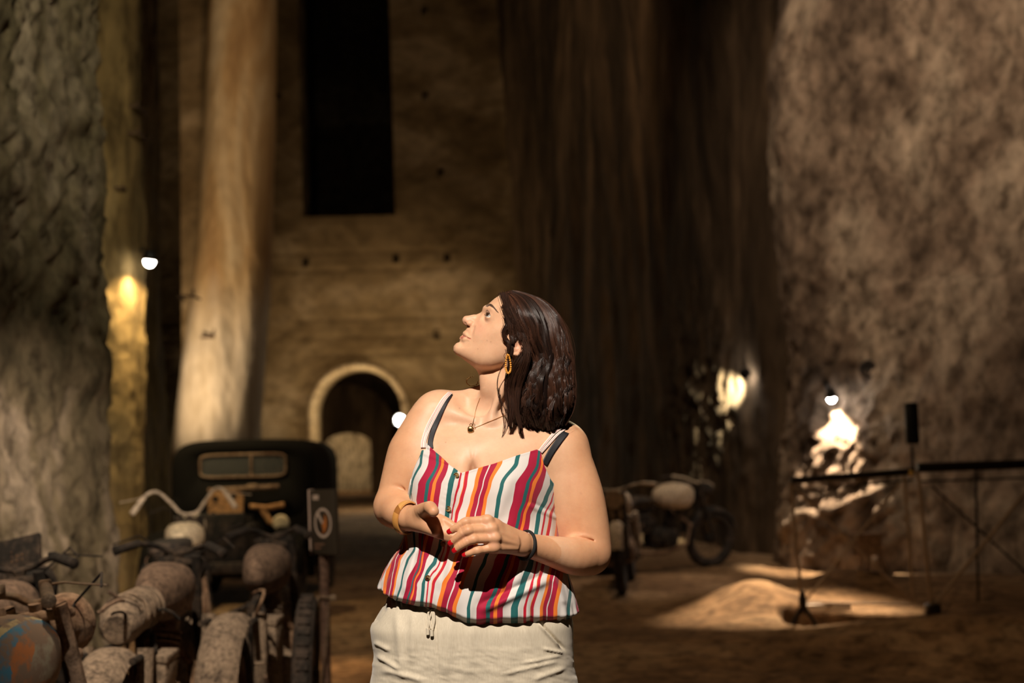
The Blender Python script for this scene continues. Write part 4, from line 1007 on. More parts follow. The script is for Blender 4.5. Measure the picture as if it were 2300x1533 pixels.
def chain(ops, pts, k, kfirst=None, m=4):
    """pts: (px, py, Y, r_px)"""
    ops.append((multicone([list(P(*a[:3])) + [pr(a[3], a[2])] for a in pts], m), kfirst or k, '+'))

BODY = []
def body_ops():
    B = BODY; U = lambda prim, k: B.append((prim, k, '+')); S = lambda prim, k: B.append((prim, k, '-'))
    U(torso_f(), 0.01)
    for bx, by, bY, br in BUST: U(ell(P(bx, by, bY), (pr(br), 0.062, pr(br * 0.95))), 0.03)
    # shoulders and trapezius
    U(rcone(P(1106, 886, 3.075), P(1010, 922, 3.05), pr(30), pr(37)), 0.03)
    U(rcone(P(1140, 905, 3.07), P(1258, 990, 3.04), pr(34), pr(36)), 0.03)
    chain(B, [(975, 925, 3.03, 47), (940, 985, 3.02, 51), (912, 1050, 3.01, 49), (890, 1120, 3.0, 44), (884, 1140, 2.99, 44)], 0.03, 0.05)
    chain(B, [(884, 1136, 2.99, 43), (897, 1149, 2.93, 38), (912, 1160, 2.86, 30), (922, 1164, 2.81, 27)], 0.012)
    chain(B, [(1268, 1010, 3.02, 47), (1282, 1050, 3.01, 53), (1305, 1120, 3.0, 53), (1322, 1200, 3.0, 49), (1325, 1243, 3.0, 47)], 0.03, 0.05)
    chain(B, [(1325, 1243, 3.0, 47), (1290, 1248, 2.95, 43), (1235, 1236, 2.86, 34), (1185, 1224, 2.79, 28), (1165, 1219, 2.765, 25)], 0.012)
    S(multicone([(*P(1284, 1207, 2.957), .0022), (*P(1306, 1208, 2.952), .0026), (*P(1332, 1214, 2.957), .0022)], 3), 0.006)
    S(multicone([(*P(872, 1088, 2.960), .0020), (*P(896, 1093, 2.953), .0024), (*P(920, 1108, 2.955), .0022)], 3), 0.006)
    # neck, sternomastoid, collar bones, throat
    U(rcone(P(1124, 925, 3.03), P(1123, 862, 3.005), pr(47), pr(39)), 0.035)
    U(rcone(P(1123, 862, 3.005), P(1166, 800, 3.0), pr(39), pr(38)), 0.01)
    U(head_f(), 0.005)
    U(rcone(hpt(1086, 824, 0), hpt(1103, 868, 0), pr(14.5), pr(23)), 0.012)
    U(rcone(hpt(1150, 822, 0.038), P(1100, 939, 2.972), pr(9), pr(6)), 0.018)
    U(rcone(P(1100, 948, 2.972), P(1215, 955, 3.015), pr(6), pr(7)), 0.03)
    U(rcone(P(1066, 945, 2.975), P(985, 915, 3.02), pr(5), pr(7)), 0.03)
    S(ell(P(1082, 936, 2.945), (pr(10), 0.016, pr(11))), 0.02)
    S(ell(P(1062, 1075, 2.888), (pr(7), 0.016, pr(36))), 0.02)
    # ---- face details
    U(rcone(hpt(1092, 704, 0), hpt(1062, 709.5, 0), pr(8.5), pr(8.6)), 0.010)
    U(rcone(hpt(1062, 709.5, 0), hpt(1046, 712.5, 0), pr(9), pr(10.2)), 0.004)
    for sg in (1, -1):
        U(ell(hpt(1053.5, 721, 0.0105 * sg), (pr(8.0), mm(6.0), pr(6.6))), 0.005)           # nose wing
        U(rcone(hpt(1089, 686, 0.010 * sg), hpt(1105, 693, 0.038 * sg), pr(3), pr(3)), 0.014)   # brow ridge
        S(ell(hpt(1091, 708.5, 0.036 * sg), (mm(9), mm(12), mm(8)), (HX, HW, HU)), 0.014)       # eye socket
        U(ell(hpt(1103.5, 708.0, 0.0300 * sg), (mm(14.0),) * 3), 0.006)                        # lids over the ball
        c = hpt(1100, 707.5, 0.0345 * sg); _ = 0
        S(ell(c + HX * 0.0095 + HW * 0.004 * sg - HU * 0.0006, (mm(11.5), mm(13.0), mm(4.7)), (HX, HW, HU)), 0.0010)
    U(rcone(hpt(1043, 719, 0), hpt(1052, 727, 0), pr(3.2), pr(4)), 0.005)
    for sg in (1, -1):
        S(rcone(hpt(1041.5, 720.5, 0.0070 * sg), hpt(1051.5, 728.0, 0.0095 * sg), pr(2.0), pr(2.8)), 0.002)
        # upper lip / lower lip towards the corner
        U(rcone(hpt(1042.5, 743.5, 0.003 * sg), hpt(1046.5, 748.0, 0.014 * sg), pr(5.2), pr(4.3)), 0.004)
        U(rcone(hpt(1046.5, 748.0, 0.014 * sg), hpt(1055, 756.5, 0.0235 * sg), pr(4.3), pr(2.6)), 0.004)
        U(rcone(hpt(1037.0, 755.5, 0.0), hpt(1042.5, 757.5, 0.013 * sg), pr(6.3), pr(5.4)), 0.004)
        U(rcone(hpt(1042.5, 757.5, 0.013 * sg), hpt(1054, 759.5, 0.0225 * sg), pr(5.4), pr(3)), 0.004)
        S(rcone(hpt(1036.5, 748.5, 0.0), hpt(1040.5, 751.0, 0.014 * sg), pr(0.5), pr(0.5)), 0.002)
        S(rcone(hpt(1040.5, 751.0, 0.0155 * sg), hpt(1055.5, 758.5, 0.0262 * sg), pr(0.8), pr(1.1)), 0.0022)
        S(rcone(hpt(1061, 731, 0.0225 * sg), hpt(1056, 752, 0.0300 * sg), pr(1.3), pr(1.2)), 0.008)
        # ear
        E = lambda px, py, w_: hpt(px, py, w_ * sg)
        U(ell(E(1163, 778, 0.070), (pr(13), mm(5), pr(20))), 0.006)
        pts = [(1152, 775, .069), (1154, 763, .069), (1162, 757, .071), (1171, 762, .074), (1176, 775, .078), (1172, 788, .078), (1163, 797, .074), (1155, 796, .070)]
        for a, b in zip(pts, pts[1:]): U(rcone(E(*a), E(*b), pr(3.2), pr(3.2)), 0.003)
        S(ell(E(1162, 776, 0.078), (pr(6), mm(5), pr(9))), 0.003)
    U(ell(hpt(1027, 779, 0), (pr(9), mm(14), pr(11))), 0.010)
    # ---- her right hand (holding out, thumb up)
    chain(B, [(922, 1164, 2.81, 27), (938, 1167, 2.785, 25), (958, 1172, 2.765, 22)], 0.008)
    U(rcone(P(938, 1170, 2.79), P(975, 1190, 2.748), pr(20), pr(13)), 0.010)
    U(rcone(P(938, 1160, 2.785), P(984, 1172, 2.758), pr(20), pr(12)), 0.010)
    F1 = [[(984, 1163, 2.765, 11), (1004, 1172, 2.757, 10), (1022, 1184, 2.750, 9), (1036, 1193, 2.746, 8)],
          [(983, 1178, 2.757, 11), (1006, 1189, 2.752, 9.6), (1024, 1197, 2.748, 9), (1042, 1203, 2.745, 8)],
          [(978, 1188, 2.756, 10), (1000, 1197, 2.748, 9), (1016, 1203, 2.744, 8.4), (1030, 1208, 2.742, 7.4)],
          [(968, 1194, 2.765, 9), (988, 1202, 2.755, 8), (1002, 1207, 2.750, 7.4), (1014, 1211, 2.746, 6.6)]]
    for f_ in F1: chain(B, f_, 0.0018, 0.005)
    chain(B, [(934, 1154, 2.79, 17), (948, 1146, 2.755, 16.5), (962, 1139, 2.725, 14), (967, 1140, 2.712, 14.5), (974, 1148, 2.690, 12.5)], 0.006, 0.012)
    # ---- her left hand, back towards the camera
    for kx, ky, kr in ((1095, 1170, 12), (1106, 1188, 12.5), (1112, 1208, 12.5), (1110, 1228, 12)):
        U(rcone(P(1170, 1220 + (ky - 1200) * 0.35, 2.768), P(kx, ky, 2.712), pr(16), pr(kr)), 0.009)
    F2 = [[(1095, 1168, 2.712, 11.5), (1047, 1172, 2.700, 10.2), (1027, 1183, 2.700, 8.8), (1014, 1191, 2.705, 7.8)],
          [(1106, 1188, 2.708, 11.5), (1052, 1191, 2.690, 10.4), (1030, 1204, 2.692, 9.0), (1016, 1216, 2.698, 7.8)],
          [(1112, 1208, 2.706, 11.5), (1064, 1211, 2.690, 10.4), (1040, 1222, 2.690, 8.9), (1025, 1233, 2.696, 7.6)],
          [(1110, 1229, 2.708, 11), (1072, 1236, 2.697, 8.8), (1056, 1241, 2.697, 7.6), (1047, 1244, 2.700, 6.8)]]
    U(rcone(P(1112, 1180, 2.722), P(1116, 1224, 2.722), pr(13), pr(13)), 0.010)
    for f_ in F2: chain(B, f_, 0.0020, 0.007)
    for f_ in F2: U(ell(P(f_[1][0], f_[1][1] - 0.5, f_[1][2] - 0.0025), (pr(10.5), pr(9.6), pr(9.6))), 0.004)
    for f_, e_ in zip(F2, ((1160, 1207), (1162, 1214), (1163, 1222), (1160, 1231))): U(rcone(P(f_[0][0], f_[0][1], f_[0][2] - 0.0075), P(e_[0], e_[1], 2.738), pr(2.6), pr(1.2)), 0.010)
    for kx, ky, Y_ in ((1095, 1167, 2.704), (1105, 1186, 2.700), (1112, 1207, 2.698), (1110, 1228, 2.701)): U(ell(P(kx, ky, Y_), (pr(9), mm(6), pr(8))), 0.010)
    chain(B, [(1150, 1205, 2.785, 15), (1115, 1200, 2.765, 13), (1070, 1196, 2.755, 11), (1040, 1200, 2.775, 9)], 0.004, 0.012)
    return F1, F2
F1, F2 = body_ops()

def evalops(ops, x, y, z, pad=0.02):
    v = np.full(np.shape(x), 1.0)
    for (f, lo, hi), k, s in ops:
        m = (x > lo[0] - pad - k) & (x < hi[0] + pad + k) & (y > lo[1] - pad - k) & (y < hi[1] + pad + k) & (z > lo[2] - pad - k) & (z < hi[2] + pad + k)
        if not m.any(): continue
        d = f(x[m], y[m], z[m]); a = v[m]
        if s == '+': h = np.clip(0.5 + 0.5 * (a - d) / k, 0, 1); v[m] = a * (1 - h) + d * h - k * h * (1 - h)
        else: h = np.clip(0.5 - 0.5 * (a + d) / k, 0, 1); v[m] = a * (1 - h) - d * h + k * h * (1 - h)
    return v
def gridops(ops, lo, hi, h, pad=0.012):
    lo, hi = np.array(lo), np.array(hi); n = np.ceil((hi - lo) / h).astype(int) + 1
    ax = [lo[i] + h * np.arange(n[i]) for i in range(3)]; v = np.full(n, 0.05, np.float32)
    for (f, a, b), k, s in ops:
        i0 = np.clip(np.floor((a - pad - k - lo) / h).astype(int), 0, n); i1 = np.clip(np.ceil((b + pad + k - lo) / h).astype(int) + 1, 0, n)
        if (i1 <= i0).any(): continue
        sl = tuple(slice(i0[i], i1[i]) for i in range(3))
        X, Y, Z = np.meshgrid(ax[0][sl[0]], ax[1][sl[1]], ax[2][sl[2]], indexing='ij')
        d = f(X, Y, Z); c = v[sl]
        if s == '+': h_ = np.clip(0.5 + 0.5 * (c - d) / k, 0, 1); v[sl] = c * (1 - h_) + d * h_ - k * h_ * (1 - h_)
        else: h_ = np.clip(0.5 - 0.5 * (c + d) / k, 0, 1); v[sl] = c * (1 - h_) - d * h_ + k * h_ * (1 - h_)
    return v, lo
def surfnet(v, lo, h):
    """naive surface nets"""
    s = v < 0; n = v.shape
    cs = s[:-1, :-1, :-1].astype(np.int8)
    tot = sum(s[i:n[0] - 1 + i, j:n[1] - 1 + j, k:n[2] - 1 + k].astype(np.int8) for i in (0, 1) for j in (0, 1) for k in (0, 1))
    act = (tot > 0) & (tot < 8); I = np.argwhere(act); idx = -np.ones(act.shape, np.int32); idx[act] = np.arange(len(I))
    acc = np.zeros((len(I), 3)); cnt = np.zeros(len(I))
    C = [(0, 0, 0), (1, 0, 0), (0, 1, 0), (1, 1, 0), (0, 0, 1), (1, 0, 1), (0, 1, 1), (1, 1, 1)]
    for a in range(8):
        for ax_ in range(3):
            if C[a][ax_] == 0:
                b = list(C[a]); b[ax_] = 1
                va = v[I[:, 0] + C[a][0], I[:, 1] + C[a][1], I[:, 2] + C[a][2]]; vb = v[I[:, 0] + b[0], I[:, 1] + b[1], I[:, 2] + b[2]]
                m = (va < 0) != (vb < 0); t = va / np.where(m, va - vb, 1)
                p = np.tile(np.array(C[a], float), (len(I), 1)); p[:, ax_] = t
                acc[m] += p[m]; cnt[m] += 1
    V = lo + (I + acc / cnt[:, None]) * h
    F = []
    for ax_ in range(3):
        b_, c_ = (ax_ + 1) % 3, (ax_ + 2) % 3
        sl0 = [slice(1, n[i] - 1) for i in range(3)]; sl0[ax_] = slice(0, n[ax_] - 1); sl1 = list(sl0); sl1[ax_] = slice(1, n[ax_])
        s0, s1 = s[tuple(sl0)], s[tuple(sl1)]
        for sign in (True, False):
            E = np.argwhere((s0 != s1) & (s0 == sign)); off = np.array([sl0[i].start for i in range(3)]); E = E + off
            if len(E) == 0: continue
            def g(db, dc):
                q = E.copy(); q[:, b_] -= db; q[:, c_] -= dc; return idx[q[:, 0], q[:, 1], q[:, 2]]
            quad = np.stack([g(1, 1), g(0, 1), g(0, 0), g(1, 0)], -1)
            F.append(quad if sign else quad[:, ::-1])
    return V, np.concatenate(F)

def project(V, ops, iters=2, e=0.0006, clampd=0.002):
    for _ in range(iters):
        x, y, z = V[:, 0], V[:, 1], V[:, 2]
        f0 = evalops(ops, x, y, z)
        gx = (evalops(ops, x + e, y, z) - f0) / e; gy = (evalops(ops, x, y + e, z) - f0) / e; gz = (evalops(ops, x, y, z + e) - f0) / e
        g2 = gx * gx + gy * gy + gz * gz + 0.05
        st = np.clip(f0 / g2, -clampd, clampd)
        V = V - np.stack([gx, gy, gz], -1) * st[:, None]
    return V

def build_body():
    x0, z0 = from_px(828, 1470); x1, z1 = from_px(1385, 640); h = 0.0026
    v, lo = gridops(BODY, (x0 - 0.02, 2.70, z0), (x1 + 0.02, 3.17, z1 + 0.01), h)
    V, F = surfnet(v, lo, h)
    # keep the largest connected shell only
    # refine head and hands
    px, py = to_px(V[:, 0], V[:, 2]); fc = V[F].mean(1); fpx, fpy = to_px(fc[:, 0], fc[:, 2])
    sel = ((fpy < 868) & (fpx < 1185) & (fc[:, 1] < 3.09)) | ((fc[:, 1] < 2.90) & (fpy > 1120) & (fpx > 900) & (fpx < 1200))
    bm = bmesh.new(); me = bpy.data.meshes.new('t'); me.from_pydata(V.tolist(), [], F.tolist()); bm.from_mesh(me)
    bm.faces.ensure_lookup_table()
    fs = [bm.faces[i] for i in np.nonzero(sel)[0]]; ed = list({e for f in fs for e in f.edges})
    bmesh.ops.subdivide_edges(bm, edges=ed, cuts=1, use_grid_fill=True)
    bm.to_mesh(me); bm.free()
    V = np.empty(len(me.vertices) * 3); me.vertices.foreach_get('co', V); V = V.reshape(-1, 3)
    px, py = to_px(V[:, 0], V[:, 2]); near = (py < 900) | (V[:, 1] < 2.90)
    W_ = V.copy(); W_[near] = project(V[near], BODY, 2)
    me.vertices.foreach_set('co', W_.astype(np.float32).ravel()); me.update()
    return me, W_
me_body, VB = build_body()

# ---- skin colour attribute (lips, blush, freckles by place on the body)
def skin_attr(V):
    px, py = to_px(V[:, 0], V[:, 2]); w_ = YH - V[:, 1]
    base = np.tile(np.array([0.70, 0.42, 0.26]), (len(V), 1))
    def blend(c, m):
        m = np.clip(m, 0, 1)[:, None]; return base * (1 - m) + np.array(c) * m
    head = (py < 870)
    g = lambda cx, cy, r: np.exp(-((px - cx) ** 2 + (py - cy) ** 2) / r ** 2) * head
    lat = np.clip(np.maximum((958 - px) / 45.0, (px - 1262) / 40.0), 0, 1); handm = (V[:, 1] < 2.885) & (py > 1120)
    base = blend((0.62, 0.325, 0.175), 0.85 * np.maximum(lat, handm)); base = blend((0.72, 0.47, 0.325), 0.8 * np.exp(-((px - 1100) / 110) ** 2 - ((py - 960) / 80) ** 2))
    base = blend((0.68, 0.33, 0.22), 0.55 * g(1075, 735, 22)); base = blend((0.66, 0.33, 0.23), 0.40 * g(1046, 712, 12))
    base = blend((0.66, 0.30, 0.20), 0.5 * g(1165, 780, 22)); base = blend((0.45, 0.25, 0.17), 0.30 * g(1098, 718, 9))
    def seg(a, b, r):
        a, b = hpt(*a), hpt(*b); ba = b - a; t = np.clip(((V - a) @ ba) / (ba @ ba), 0, 1); return np.clip((r - np.linalg.norm(V - a - t[:, None] * ba, axis=1)) / 0.0012, 0, 1)
    lip = 0
    for sg in (1, -1):
        for s_ in (((1040.5, 745.5, 0.0), (1046.0, 750.0, 0.014 * sg), 0.0052), ((1046.0, 750.0, 0.014 * sg), (1055, 757.5, 0.0235 * sg), 0.0034),
                   ((1035.5, 754.0, 0.0), (1041.5, 755.8, 0.013 * sg), 0.0058), ((1041.5, 755.8, 0.013 * sg), (1054, 759, 0.0225 * sg), 0.0038)):
            lip = np.maximum(lip, seg(*s_))
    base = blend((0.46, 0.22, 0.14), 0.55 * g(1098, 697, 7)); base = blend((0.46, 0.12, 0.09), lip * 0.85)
    for f_ in F2:
        cx_, cy_ = f_[1][0], f_[1][1]; dx_, dy_ = f_[2][0] - cx_, f_[2][1] - cy_; L_ = math.hypot(dx_, dy_); dx_, dy_ = dx_ / L_, dy_ / L_
        for o_ in (-2.2, 0, 2.2):
            al = (px - cx_) * dx_ + (py - cy_) * dy_ - o_; ac_ = -(px - cx_) * dy_ + (py - cy_) * dx_; base = blend((0.42, 0.20, 0.13), 0.45 * np.exp(-(al / 0.7) ** 2) * (np.abs(ac_) < 7) * (V[:, 1] < 2.80))
    kn = sum(np.exp(-((px - a) ** 2 + (py - b) ** 2) / 60) for a, b in ((1107, 1184), (1114, 1207), (1111, 1230), (1051, 1189), (1064, 1211), (1073, 1236), (1094, 1164)))
    base = blend((0.66, 0.34, 0.23), 0.45 * np.clip(kn, 0, 1) * (V[:, 1] < 2.81))
    for fx, fy, r in ((1094, 764, 1.1), (1102, 767, 1.2), (1073, 782, 1.1), (1118, 672, .9), (1035, 776, .8), (1063, 764, .8), (960, 985, 6), (1225, 1238, 1.6), (1304, 1107, 1.6), (1030, 915, 1.3), (1180, 950, 1.2), (1001, 993, 1.2)):
        m = np.exp(-((px - fx) ** 2 + (py - fy) ** 2) / r ** 2) * (V[:, 1] < 3.02); base = blend((0.42, 0.20, 0.12), 0.75 * m if r < 3 else 0.45 * m)
    return base
def skin_mat():
    m, nt, b = nodes('skin')
    a = N(nt, 'ShaderNodeAttribute'); a.attribute_name = 'tint'
    v = coords(nt); n1 = noise(nt, v, 34, 8, 0.7); n2 = noise(nt, v, 260, 6, 0.75)
    c = mixc(nt, 0.5, a.outputs['Color'], ramp(nt, n1, [(0.3, (0.86, 0.76, 0.72)), (0.7, (1.08, 1.12, 1.12))]), 'MULTIPLY')
    nt.links.new(c, b.inputs['Base Color']); b.inputs['Roughness'].default_value = 0.48
    b.inputs['Subsurface Weight'].default_value = 0.18; b.inputs['Subsurface Radius'].default_value = (1.0, 0.4, 0.2); b.inputs['Subsurface Scale'].default_value = 0.006
    b.inputs['Specular IOR Level'].default_value = 0.42
    bp = N(nt, 'ShaderNodeBump'); bp.inputs['Strength'].default_value = 0.22; bp.inputs['Distance'].default_value = 0.001
    nt.links.new(n2, bp.inputs['Height']); nt.links.new(bp.outputs[0], b.inputs['Normal']); return m
M_skin = skin_mat()
PERSON = empty('person', (float(from_px(1060, 1400)[0]), 3.03, 0.0))
tag(PERSON, 'woman in striped camisole and cream trousers gazing up with hands together', 'person')
def kid(o, parent=PERSON):
    o.parent = parent; o.matrix_parent_inverse = (Matrix.Translation(PERSON.location).inverted() if parent is PERSON else Matrix()); return o
me_body.name = 'body'; me_body.materials.append(M_skin)
me_body.polygons.foreach_set('use_smooth', np.ones(len(me_body.polygons), bool))
ta = me_body.attributes.new('tint', 'FLOAT_COLOR', 'POINT'); c4 = np.ones((len(VB), 4), np.float32); c4[:, :3] = skin_attr(VB); ta.data.foreach_set('color', c4.ravel())
body = bpy.data.objects.new('body', me_body); COL.objects.link(body); kid(body)

# ---------------------------------------------------------------- helpers that lie on the body
def surf(px, py, ops=None, y0=2.55, y1=3.3, n=260):
    """first point of the body met by the sight line through (px, py)"""
    px, py = np.atleast_1d(px).astype(float), np.atleast_1d(py).astype(float); ops = ops or BODY
    Y = np.linspace(y0, y1, n); A, B = [], []
    d = _fwA[None] + _rtA[None] * ((px - 1150) / FPX)[:, None] + _upA[None] * ((766.5 - py) / FPX)[:, None]
    Q = _eA[None, None] + d[:, None] * (Y[None, :, None] / d[:, None, 1:2])
    v = evalops(ops, Q[..., 0].ravel(), Q[..., 1].ravel(), Q[..., 2].ravel()).reshape(len(px), n)
    neg = v < 0; has = neg.any(1); i = np.where(has, neg.argmax(1), n - 1); i = np.maximum(i, 1); r = np.arange(len(px))
    t = np.where(has, v[r, i - 1] / (v[r, i - 1] - v[r, i] + 1e-12), 0)
    return Q[r, i - 1] + (Q[r, i] - Q[r, i - 1]) * t[:, None], has
def nrm(Pt, ops=None, e=0.0015):
    ops = ops or BODY; x, y, z = Pt[:, 0], Pt[:, 1], Pt[:, 2]; f0 = evalops(ops, x, y, z)
    g = np.stack([evalops(ops, x + e, y, z) - f0, evalops(ops, x, y + e, z) - f0, evalops(ops, x, y, z + e) - f0], -1)
    return g / (np.linalg.norm(g, axis=1, keepdims=True) + 1e-9)
def ribbon(name, pxs, width, mat, parent, extra=None, lift=0.0015, thick=0.0012, ops=None, attr=None):
    C = catmull(np.array([(a, b, 0) for a, b in pxs]), 10)[:, :2]; S_, ok = surf(C[:, 0], C[:, 1], ops)
    S_ = S_[ok]; Nn = nrm(S_, ops)
    if extra is not None: S_ = np.concatenate([S_, np.array(extra)]); Nn = np.concatenate([Nn, np.tile([0, 0.5, 0.85], (len(extra), 1))])
    for _ in range(3): S_[1:-1] = (S_[:-2] + S_[2:] + 2 * S_[1:-1]) / 4; Nn[1:-1] = (Nn[:-2] + Nn[2:] + 2 * Nn[1:-1]) / 4
    T = np.gradient(S_, axis=0); T /= np.linalg.norm(T, axis=1, keepdims=True) + 1e-9
    B = np.cross(T, Nn); B /= np.linalg.norm(B, axis=1, keepdims=True) + 1e-9
    m = 7; q = np.linspace(-1, 1, m); wd = np.broadcast_to(np.asarray(width), (len(S_),)) if not callable(width) else width(np.linspace(0, 1, len(S_)))
    V = (S_[:, None] + Nn[:, None] * lift + B[:, None] * (q[None, :, None] * wd[:, None, None] / 2)).reshape(-1, 3)
    i = np.arange(len(S_) - 1)[:, None] * m + np.arange(m - 1)[None]; F = np.stack([i, i + 1, i + m + 1, i + m], -1).reshape(-1, 4)
    o = mesh_obj(name, V, F, mat, None, attrs={'across': np.tile(q, len(S_))}); md = o.modifiers.new('s', 'SOLIDIFY'); md.thickness = thick; md.offset = 1
    return kid(o, parent)
def sub(o, parent):   # a sub-part given in world coordinates under a part that has no transform of its own
    o.parent = parent; return o

# ---------------------------------------------------------------- camisole
TOPF = [(905, 1120), (917, 1108), (925, 1062), (937, 1020), (944, 984), (952, 985), (963, 1000), (985, 1021), (1010, 1044), (1036, 1062), (1070, 1052), (1110, 1041), (1160, 1023), (1205, 1009), (1214, 1014), (1222, 1046), (1236, 1076), (1249, 1094), (1262, 1104), (1275, 1110)]
HEMF = [(860, 1322), (885, 1333), (930, 1343), (975, 1347), (1010, 1360), (1045, 1379), (1066, 1386), (1130, 1385), (1268, 1393), (1285, 1388)]
ROWS = [(985, [(925, -.27), (953, -.136), (972, 0), (985, .1), (1025, .32), (1060, .5), (1112, .668), (1172, .864), (1197, 1.0), (1216, 1.115), (1240, 1.3)]),
        (1010, [(925, -.27), (949, -.136), (966, 0), (980, .115), (1012, .28), (1033, .345), (1055, .476), (1107, .668), (1166, .864), (1191, 1.0), (1210, 1.115), (1228, 1.264)]),
        (1040, [(925, -.27), (946, -.136), (962.6, 0), (982, .12), (994, .19), (1007, .264), (1028, .325), (1039, .395), (1050, .476), (1101, .668), (1160, .864), (1186, 1.0), (1206, 1.115), (1227, 1.264)]),
        (1087, [(905, -.27), (926, -.136), (940, 0), (959, .12), (975, .19), (990, .264), (1012, .325), (1031, .395), (1044, .476), (1085, .668), (1127, .864), (1157, 1.0), (1184, 1.12), (1197, 1.19), (1218, 1.264), (1240, 1.325), (1258, 1.476)]),
        (1122, [(903, -.27), (921, -.136), (936, 0), (955, .12), (985, .264), (1007.7, .325), (1021.6, .395), (1035.5, .476), (1059.8, .596), (1075, .668), (1090, .74), (1119, .864), (1152, 1.0), (1176, 1.12), (1204, 1.264), (1225, 1.325), (1239, 1.395), (1247, 1.476)]),
        (1156, [(905, -.27), (927, -.136), (943, 0), (980, .264), (1006, .325), (1015, .395), (1024, .476), (1067, .668), (1115, .864), (1143, 1.0), (1190, 1.264), (1209, 1.325), (1223, 1.395), (1236, 1.476), (1262, 1.668)]),
        (1230, [(905, -.33), (933, -.136), (941, 0), (952, .19), (968, .264), (990, .325), (998, .395), (1006, .476), (1048, .668), (1100, .864), (1124, 1.0), (1175, 1.264), (1200, 1.325), (1212, 1.395), (1224, 1.476), (1255, 1.668)]),
        (1260, [(885, -.36), (915, -.136), (936, 0), (948, .19), (957, .264), (979, .325), (989, .395), (999, .476), (1035, .668), (1089, .864), (1110, 1.0), (1166, 1.264), (1193.6, 1.325), (1206, 1.395), (1220, 1.476), (1250, 1.668)]),
        (1310, [(880, -.33), (903, -.136), (913, 0), (926, .12), (937, .264), (952, .325), (962, .395), (973, .476), (996, .596), (1021, .668), (1037, .74), (1068, .864), (1088, 1.0), (1150, 1.264), (1174, 1.325), (1196, 1.395), (1209, 1.476), (1240, 1.668), (1262, 1.76)]),
        (1365, [(872, -.33), (888, -.136), (899, 0), (926, .264), (948.6, .325), (957, .395), (966, .476), (984, .596), (1004, .668), (1020, .74), (1053, .864), (1070, 1.0), (1094, 1.12), (1112, 1.19), (1127.6, 1.264), (1154.7, 1.325), (1179.7, 1.395), (1193.6, 1.476), (1215, 1.596), (1227, 1.668), (1247, 1.74), (1275, 1.864)])]
def stripe_u(px, py):
    ys = [r[0] for r in ROWS]; U = []
    for _, r in ROWS:
        xs, us = [a for a, b in r], [b for a, b in r]; u = np.interp(px, xs, us)
        u = np.where(px < xs[0], us[0] + (px - xs[0]) / 190.0, u); u = np.where(px > xs[-1], us[-1] + (px - xs[-1]) / 190.0, u); U.append(u)
    U = np.array(U); t = np.interp(py, ys, np.arange(len(ys))); i = np.clip(t.astype(int), 0, len(ys) - 2); f = t - i; f = f * f * (3 - 2 * f) * 0.5 + f * 0.5
    k = np.arange(len(px)); return U[i, k] * (1 - f) + U[i + 1, k] * f
def cloth_mat():
    m, nt, b = nodes('striped_viscose')
    a = N(nt, 'ShaderNodeAttribute'); a.attribute_name = 'stripe'
    fr = N(nt, 'ShaderNodeMath', operation='FRACT'); nt.links.new(a.outputs['Fac'], fr.inputs[0])
    W_, C_, T_, O_, R_ = (0.66, 0.62, 0.59), (0.36, 0.008, 0.040), (0.014, 0.115, 0.115), (0.80, 0.20, 0.025), (0.50, 0.010, 0.030)
    st = [(0, C_), (.102, T_), (.142, C_), (.172, O_), (.210, C_), (.264, W_), (.305, T_), (.345, W_), (.380, R_), (.405, W_), (.452, O_), (.460, R_), (.500, W_), (.575, O_), (.615, C_), (.662, W_), (.672, C_), (.720, O_), (.755, W_), (.845, T_), (.885, W_)]
    c = ramp(nt, fr.outputs[0], st, 'CONSTANT'); nt.links.new(c, b.inputs['Base Color']); b.inputs['Roughness'].default_value = 0.7
    b.inputs['Sheen Weight'].default_value = 0.15; b.inputs['Specular IOR Level'].default_value = 0.25
    v = coords(nt); bp = N(nt, 'ShaderNodeBump'); bp.inputs['Strength'].default_value = 0.1; bp.inputs['Distance'].default_value = 0.0008
    nt.links.new(noise(nt, v, 700, 2), bp.inputs['Height']); nt.links.new(bp.outputs[0], b.inputs['Normal']); return m
def zpx(px, py):  # height of the frame row py at column px on the figure's plane
    return from_px(px, py)[1]
